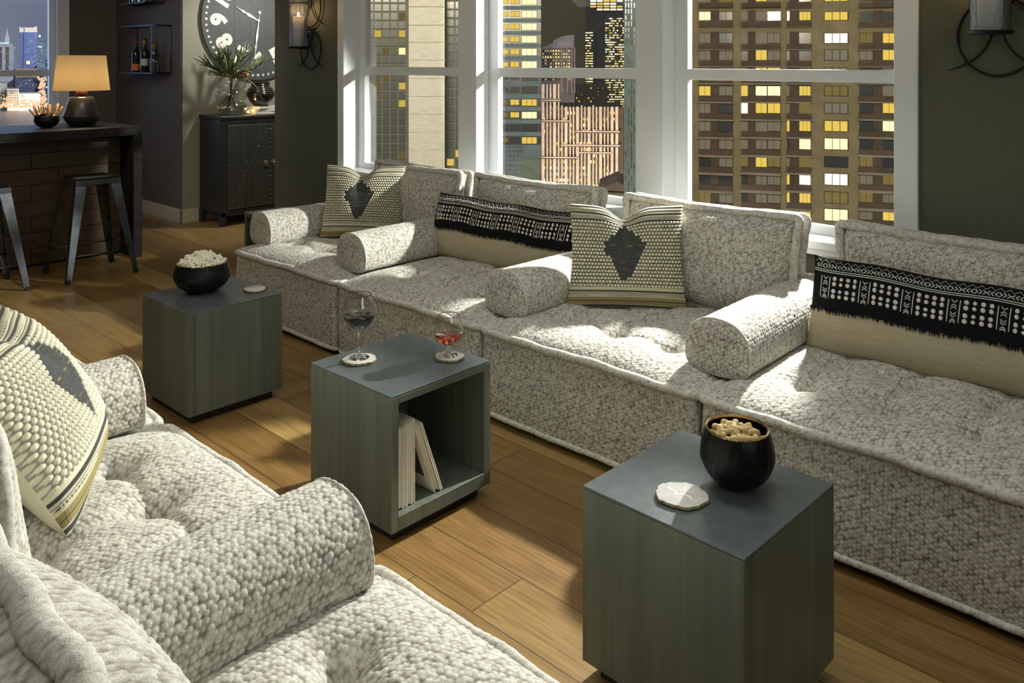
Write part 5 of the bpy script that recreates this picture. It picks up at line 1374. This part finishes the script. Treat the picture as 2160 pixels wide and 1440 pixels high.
def crown(root, l0, d, zb):
    m = MB(); P = [(228, 265), (228, 195), (245, 215), (280, 212), (280, 185), (290, 210), (385, 212), (432, 195), (436, 265)]
    P = [at(fx(a), fy(b), d) for a, b in P]; n = len(P)
    m.add([(p[0] - l0, -1, p[1] - zb) for p in P] + [(p[0] - l0, 6, p[1] - zb) for p in P], [tuple(range(n)), tuple(range(n, 2 * n))[::-1]] + [(i, (i + 1) % n, n + (i + 1) % n, n + i) for i in range(n)]); m.build('lit_crown', emit('lit_tower_crown', (1, .90, .74), .9), root)
    m = MB(); la, za = at(fx(276), fy(700), d); lb, zb_ = at(fx(288), fy(200), d); m.box((la - l0, -1.5, za - zb), (lb - l0, 0, zb_ - zb)); m.build('mast', B_teal, root)
sk('blue_glass_skyscraper', 'blue glass skyscraper with a white lit crown beyond the far window', 232, 432, 262, B_blue, swin(295, 430, 285, 680, 70, 1), crown)
sk('round_top_tower', 'pale steel-blue tower with a round light right of the blue skyscraper', 434, 524, 290, B_teal, swin(436, 520, 340, 690, 50, 2) + [(fx(448), fy(298), fx(476), fy(326), 'cool', 1), (fx(440), fy(430), fx(492), fy(442), 'cool', 1)], d=675)
sk('hazy_tower', 'small pale tower beside the window edge of the skyline', 540, 640, 410, B_teal, swin(540, 620, 420, 560, 40, 3), d=675)
sk('navy_block', 'dark navy block in front of the small pale tower', 532, 660, 590, B_nav, swin(534, 620, 600, 830, 34, 4), d=600)
def spire(root, l0, d, zb):
    m = MB()
    for a, b, y0, y1 in ((55, 112, 330, 420), (64, 104, 300, 332), (72, 96, 262, 302), (79, 89, 235, 264), (82.5, 85.5, 205, 238)):
        la, za = at(fx(a), fy(y1), d); lb, zb_ = at(fx(b), fy(y0), d); m.box((la - l0, 2, za - zb), (lb - l0, 2 + (lb - la), zb_ - zb))
    m.build('spire', emit('lit_spire', (.75, .85, 1), .55), root)
sk('spire_tower', 'stepped tower with a lit spire at the left of the skyline', 30, 182, 420, B_teal, swin(110, 180, 430, 700, 45, 5), spire, d=640)
sk('twin_slab_tower', 'mauve-grey slab tower with blue glass stripes at the photo edge', -60, 155, 400, B_grey, [(fx(0), fy(440), fx(22), fy(700), 'dark', 1), (fx(68), fy(440), fx(104), fy(700), 'dark', 1), (fx(-5), fy(388), fx(108), fy(397), 'cool', 1)] + swin(0, 104, 450, 690, 36, 6), d=600)
sk('dark_wide_building', 'broad dark building in front of the blue skyscraper', 190, 446, 800, B_nav, swin(196, 440, 812, 960, 60, 7, ('cool', 'hot', 'mid')), d=566)
sk('red_roofed_block', 'block with a red sign light between the towers', 186, 440, 690, facade_mat('warm_stone', (.45, .30, .2)), swin(190, 436, 700, 790, 50, 8, ('hot', 'mid')) + [(fx(308), fy(600), fx(350), fy(640), 'hot', 1)], d=602)
sk('white_grid_building', 'pale gridded building at the waterfront', 84, 222, 930, facade_mat('pale_concrete', (.62, .52, .42)), [(fx(90 + 22 * i), fy(945 + 26 * j), fx(102 + 22 * i), fy(957 + 26 * j), 'dark', 1) for i in range(6) for j in range(6)], d=530)
sk('white_low_building', 'bright white low building at the waterfront', 222, 470, 985, facade_mat('bright_white_render', (.9, .8, .74)), swin(226, 462, 1000, 1110, 60, 9, ('hot', 'cool', 'white')), d=530)
sk('cream_striped_block', 'cream block with dark stripes next to the far window frame', 566, 660, 860, facade_mat('cream_concrete', (.66, .58, .46)), [(fx(594), fy(870 + 27 * j), fx(628), fy(884 + 27 * j), 'dark', 1) for j in range(4)], d=530)
sk('left_waterfront_block', 'grey waterfront block at the left edge of the far window', -60, 84, 860, facade_mat('grey_concrete', (.35, .36, .32)), swin(0, 80, 880, 1060, 40, 10, ('hot', 'mid', 'cool')), d=560)
face(50); light('skyline_fill_light', 'SPOT', tuple(C3(60, 330, 40)), tuple(C3(0, 620, -5)), 2.4e6, (.85, .88, 1), 4, spot=60, blend=.5)  # spot added in mid-air to brighten the skyline towers
light('waterfront_fill_light', 'SPOT', tuple(C3(0, 470, -38)), tuple(C3(0, 535, -30)), 2.5e5, (1, .75, .5), 2, spot=120, blend=.6)  # warm spot added to brighten the waterfront blocks
# street lamps along the quay: nobody could count them
m = MB(); rr = random.Random(31)
face(50)
for _ in range(300):
    x, y = rr.uniform(-10, 640), 1135 - abs(rr.gauss(0, 1)) * 55; l_, z_ = at(fx(x), fy(y), 515); m.ball(C3(l_, 513 - rr.uniform(0, 8), z_), rr.uniform(.2, .6), 6, 4)
for _ in range(90):
    x, y = rr.gauss(495, 22), rr.uniform(790, 1080); l_, z_ = at(fx(x), fy(y), 560); m.ball(C3(l_, 558, z_), rr.uniform(.3, .8), 6, 4)
o = m.build('street_lights', emit('street_light_glow', (1, .62, .36), 1.1)); setp(o, 'warm glowing street lights strung along the quay below the skyline', 'street lights', kind='stuff')
# harbour water and quay
k = NT('harbour_water'); k.p.inputs['Base Color'].default_value = (.04, .07, .11, 1); k.p.inputs['Roughness'].default_value = .22; k.l.new(k.bump(k.noise(k.coord(), .25, 3), .5, 1.), k.p.inputs['Normal'])
m = MB(); zq = at(50, fy(1168), 515)[1]
V = [tuple(C3(-200, 300, zq)), tuple(C3(60, 300, zq)), tuple(C3(60, 504, zq)), tuple(C3(-200, 504, zq))]; m.add(V, [(0, 1, 2, 3)]); setp(m.build('harbour_water', k.m), 'dark blue harbour water below the skyline', 'water', kind='stuff')
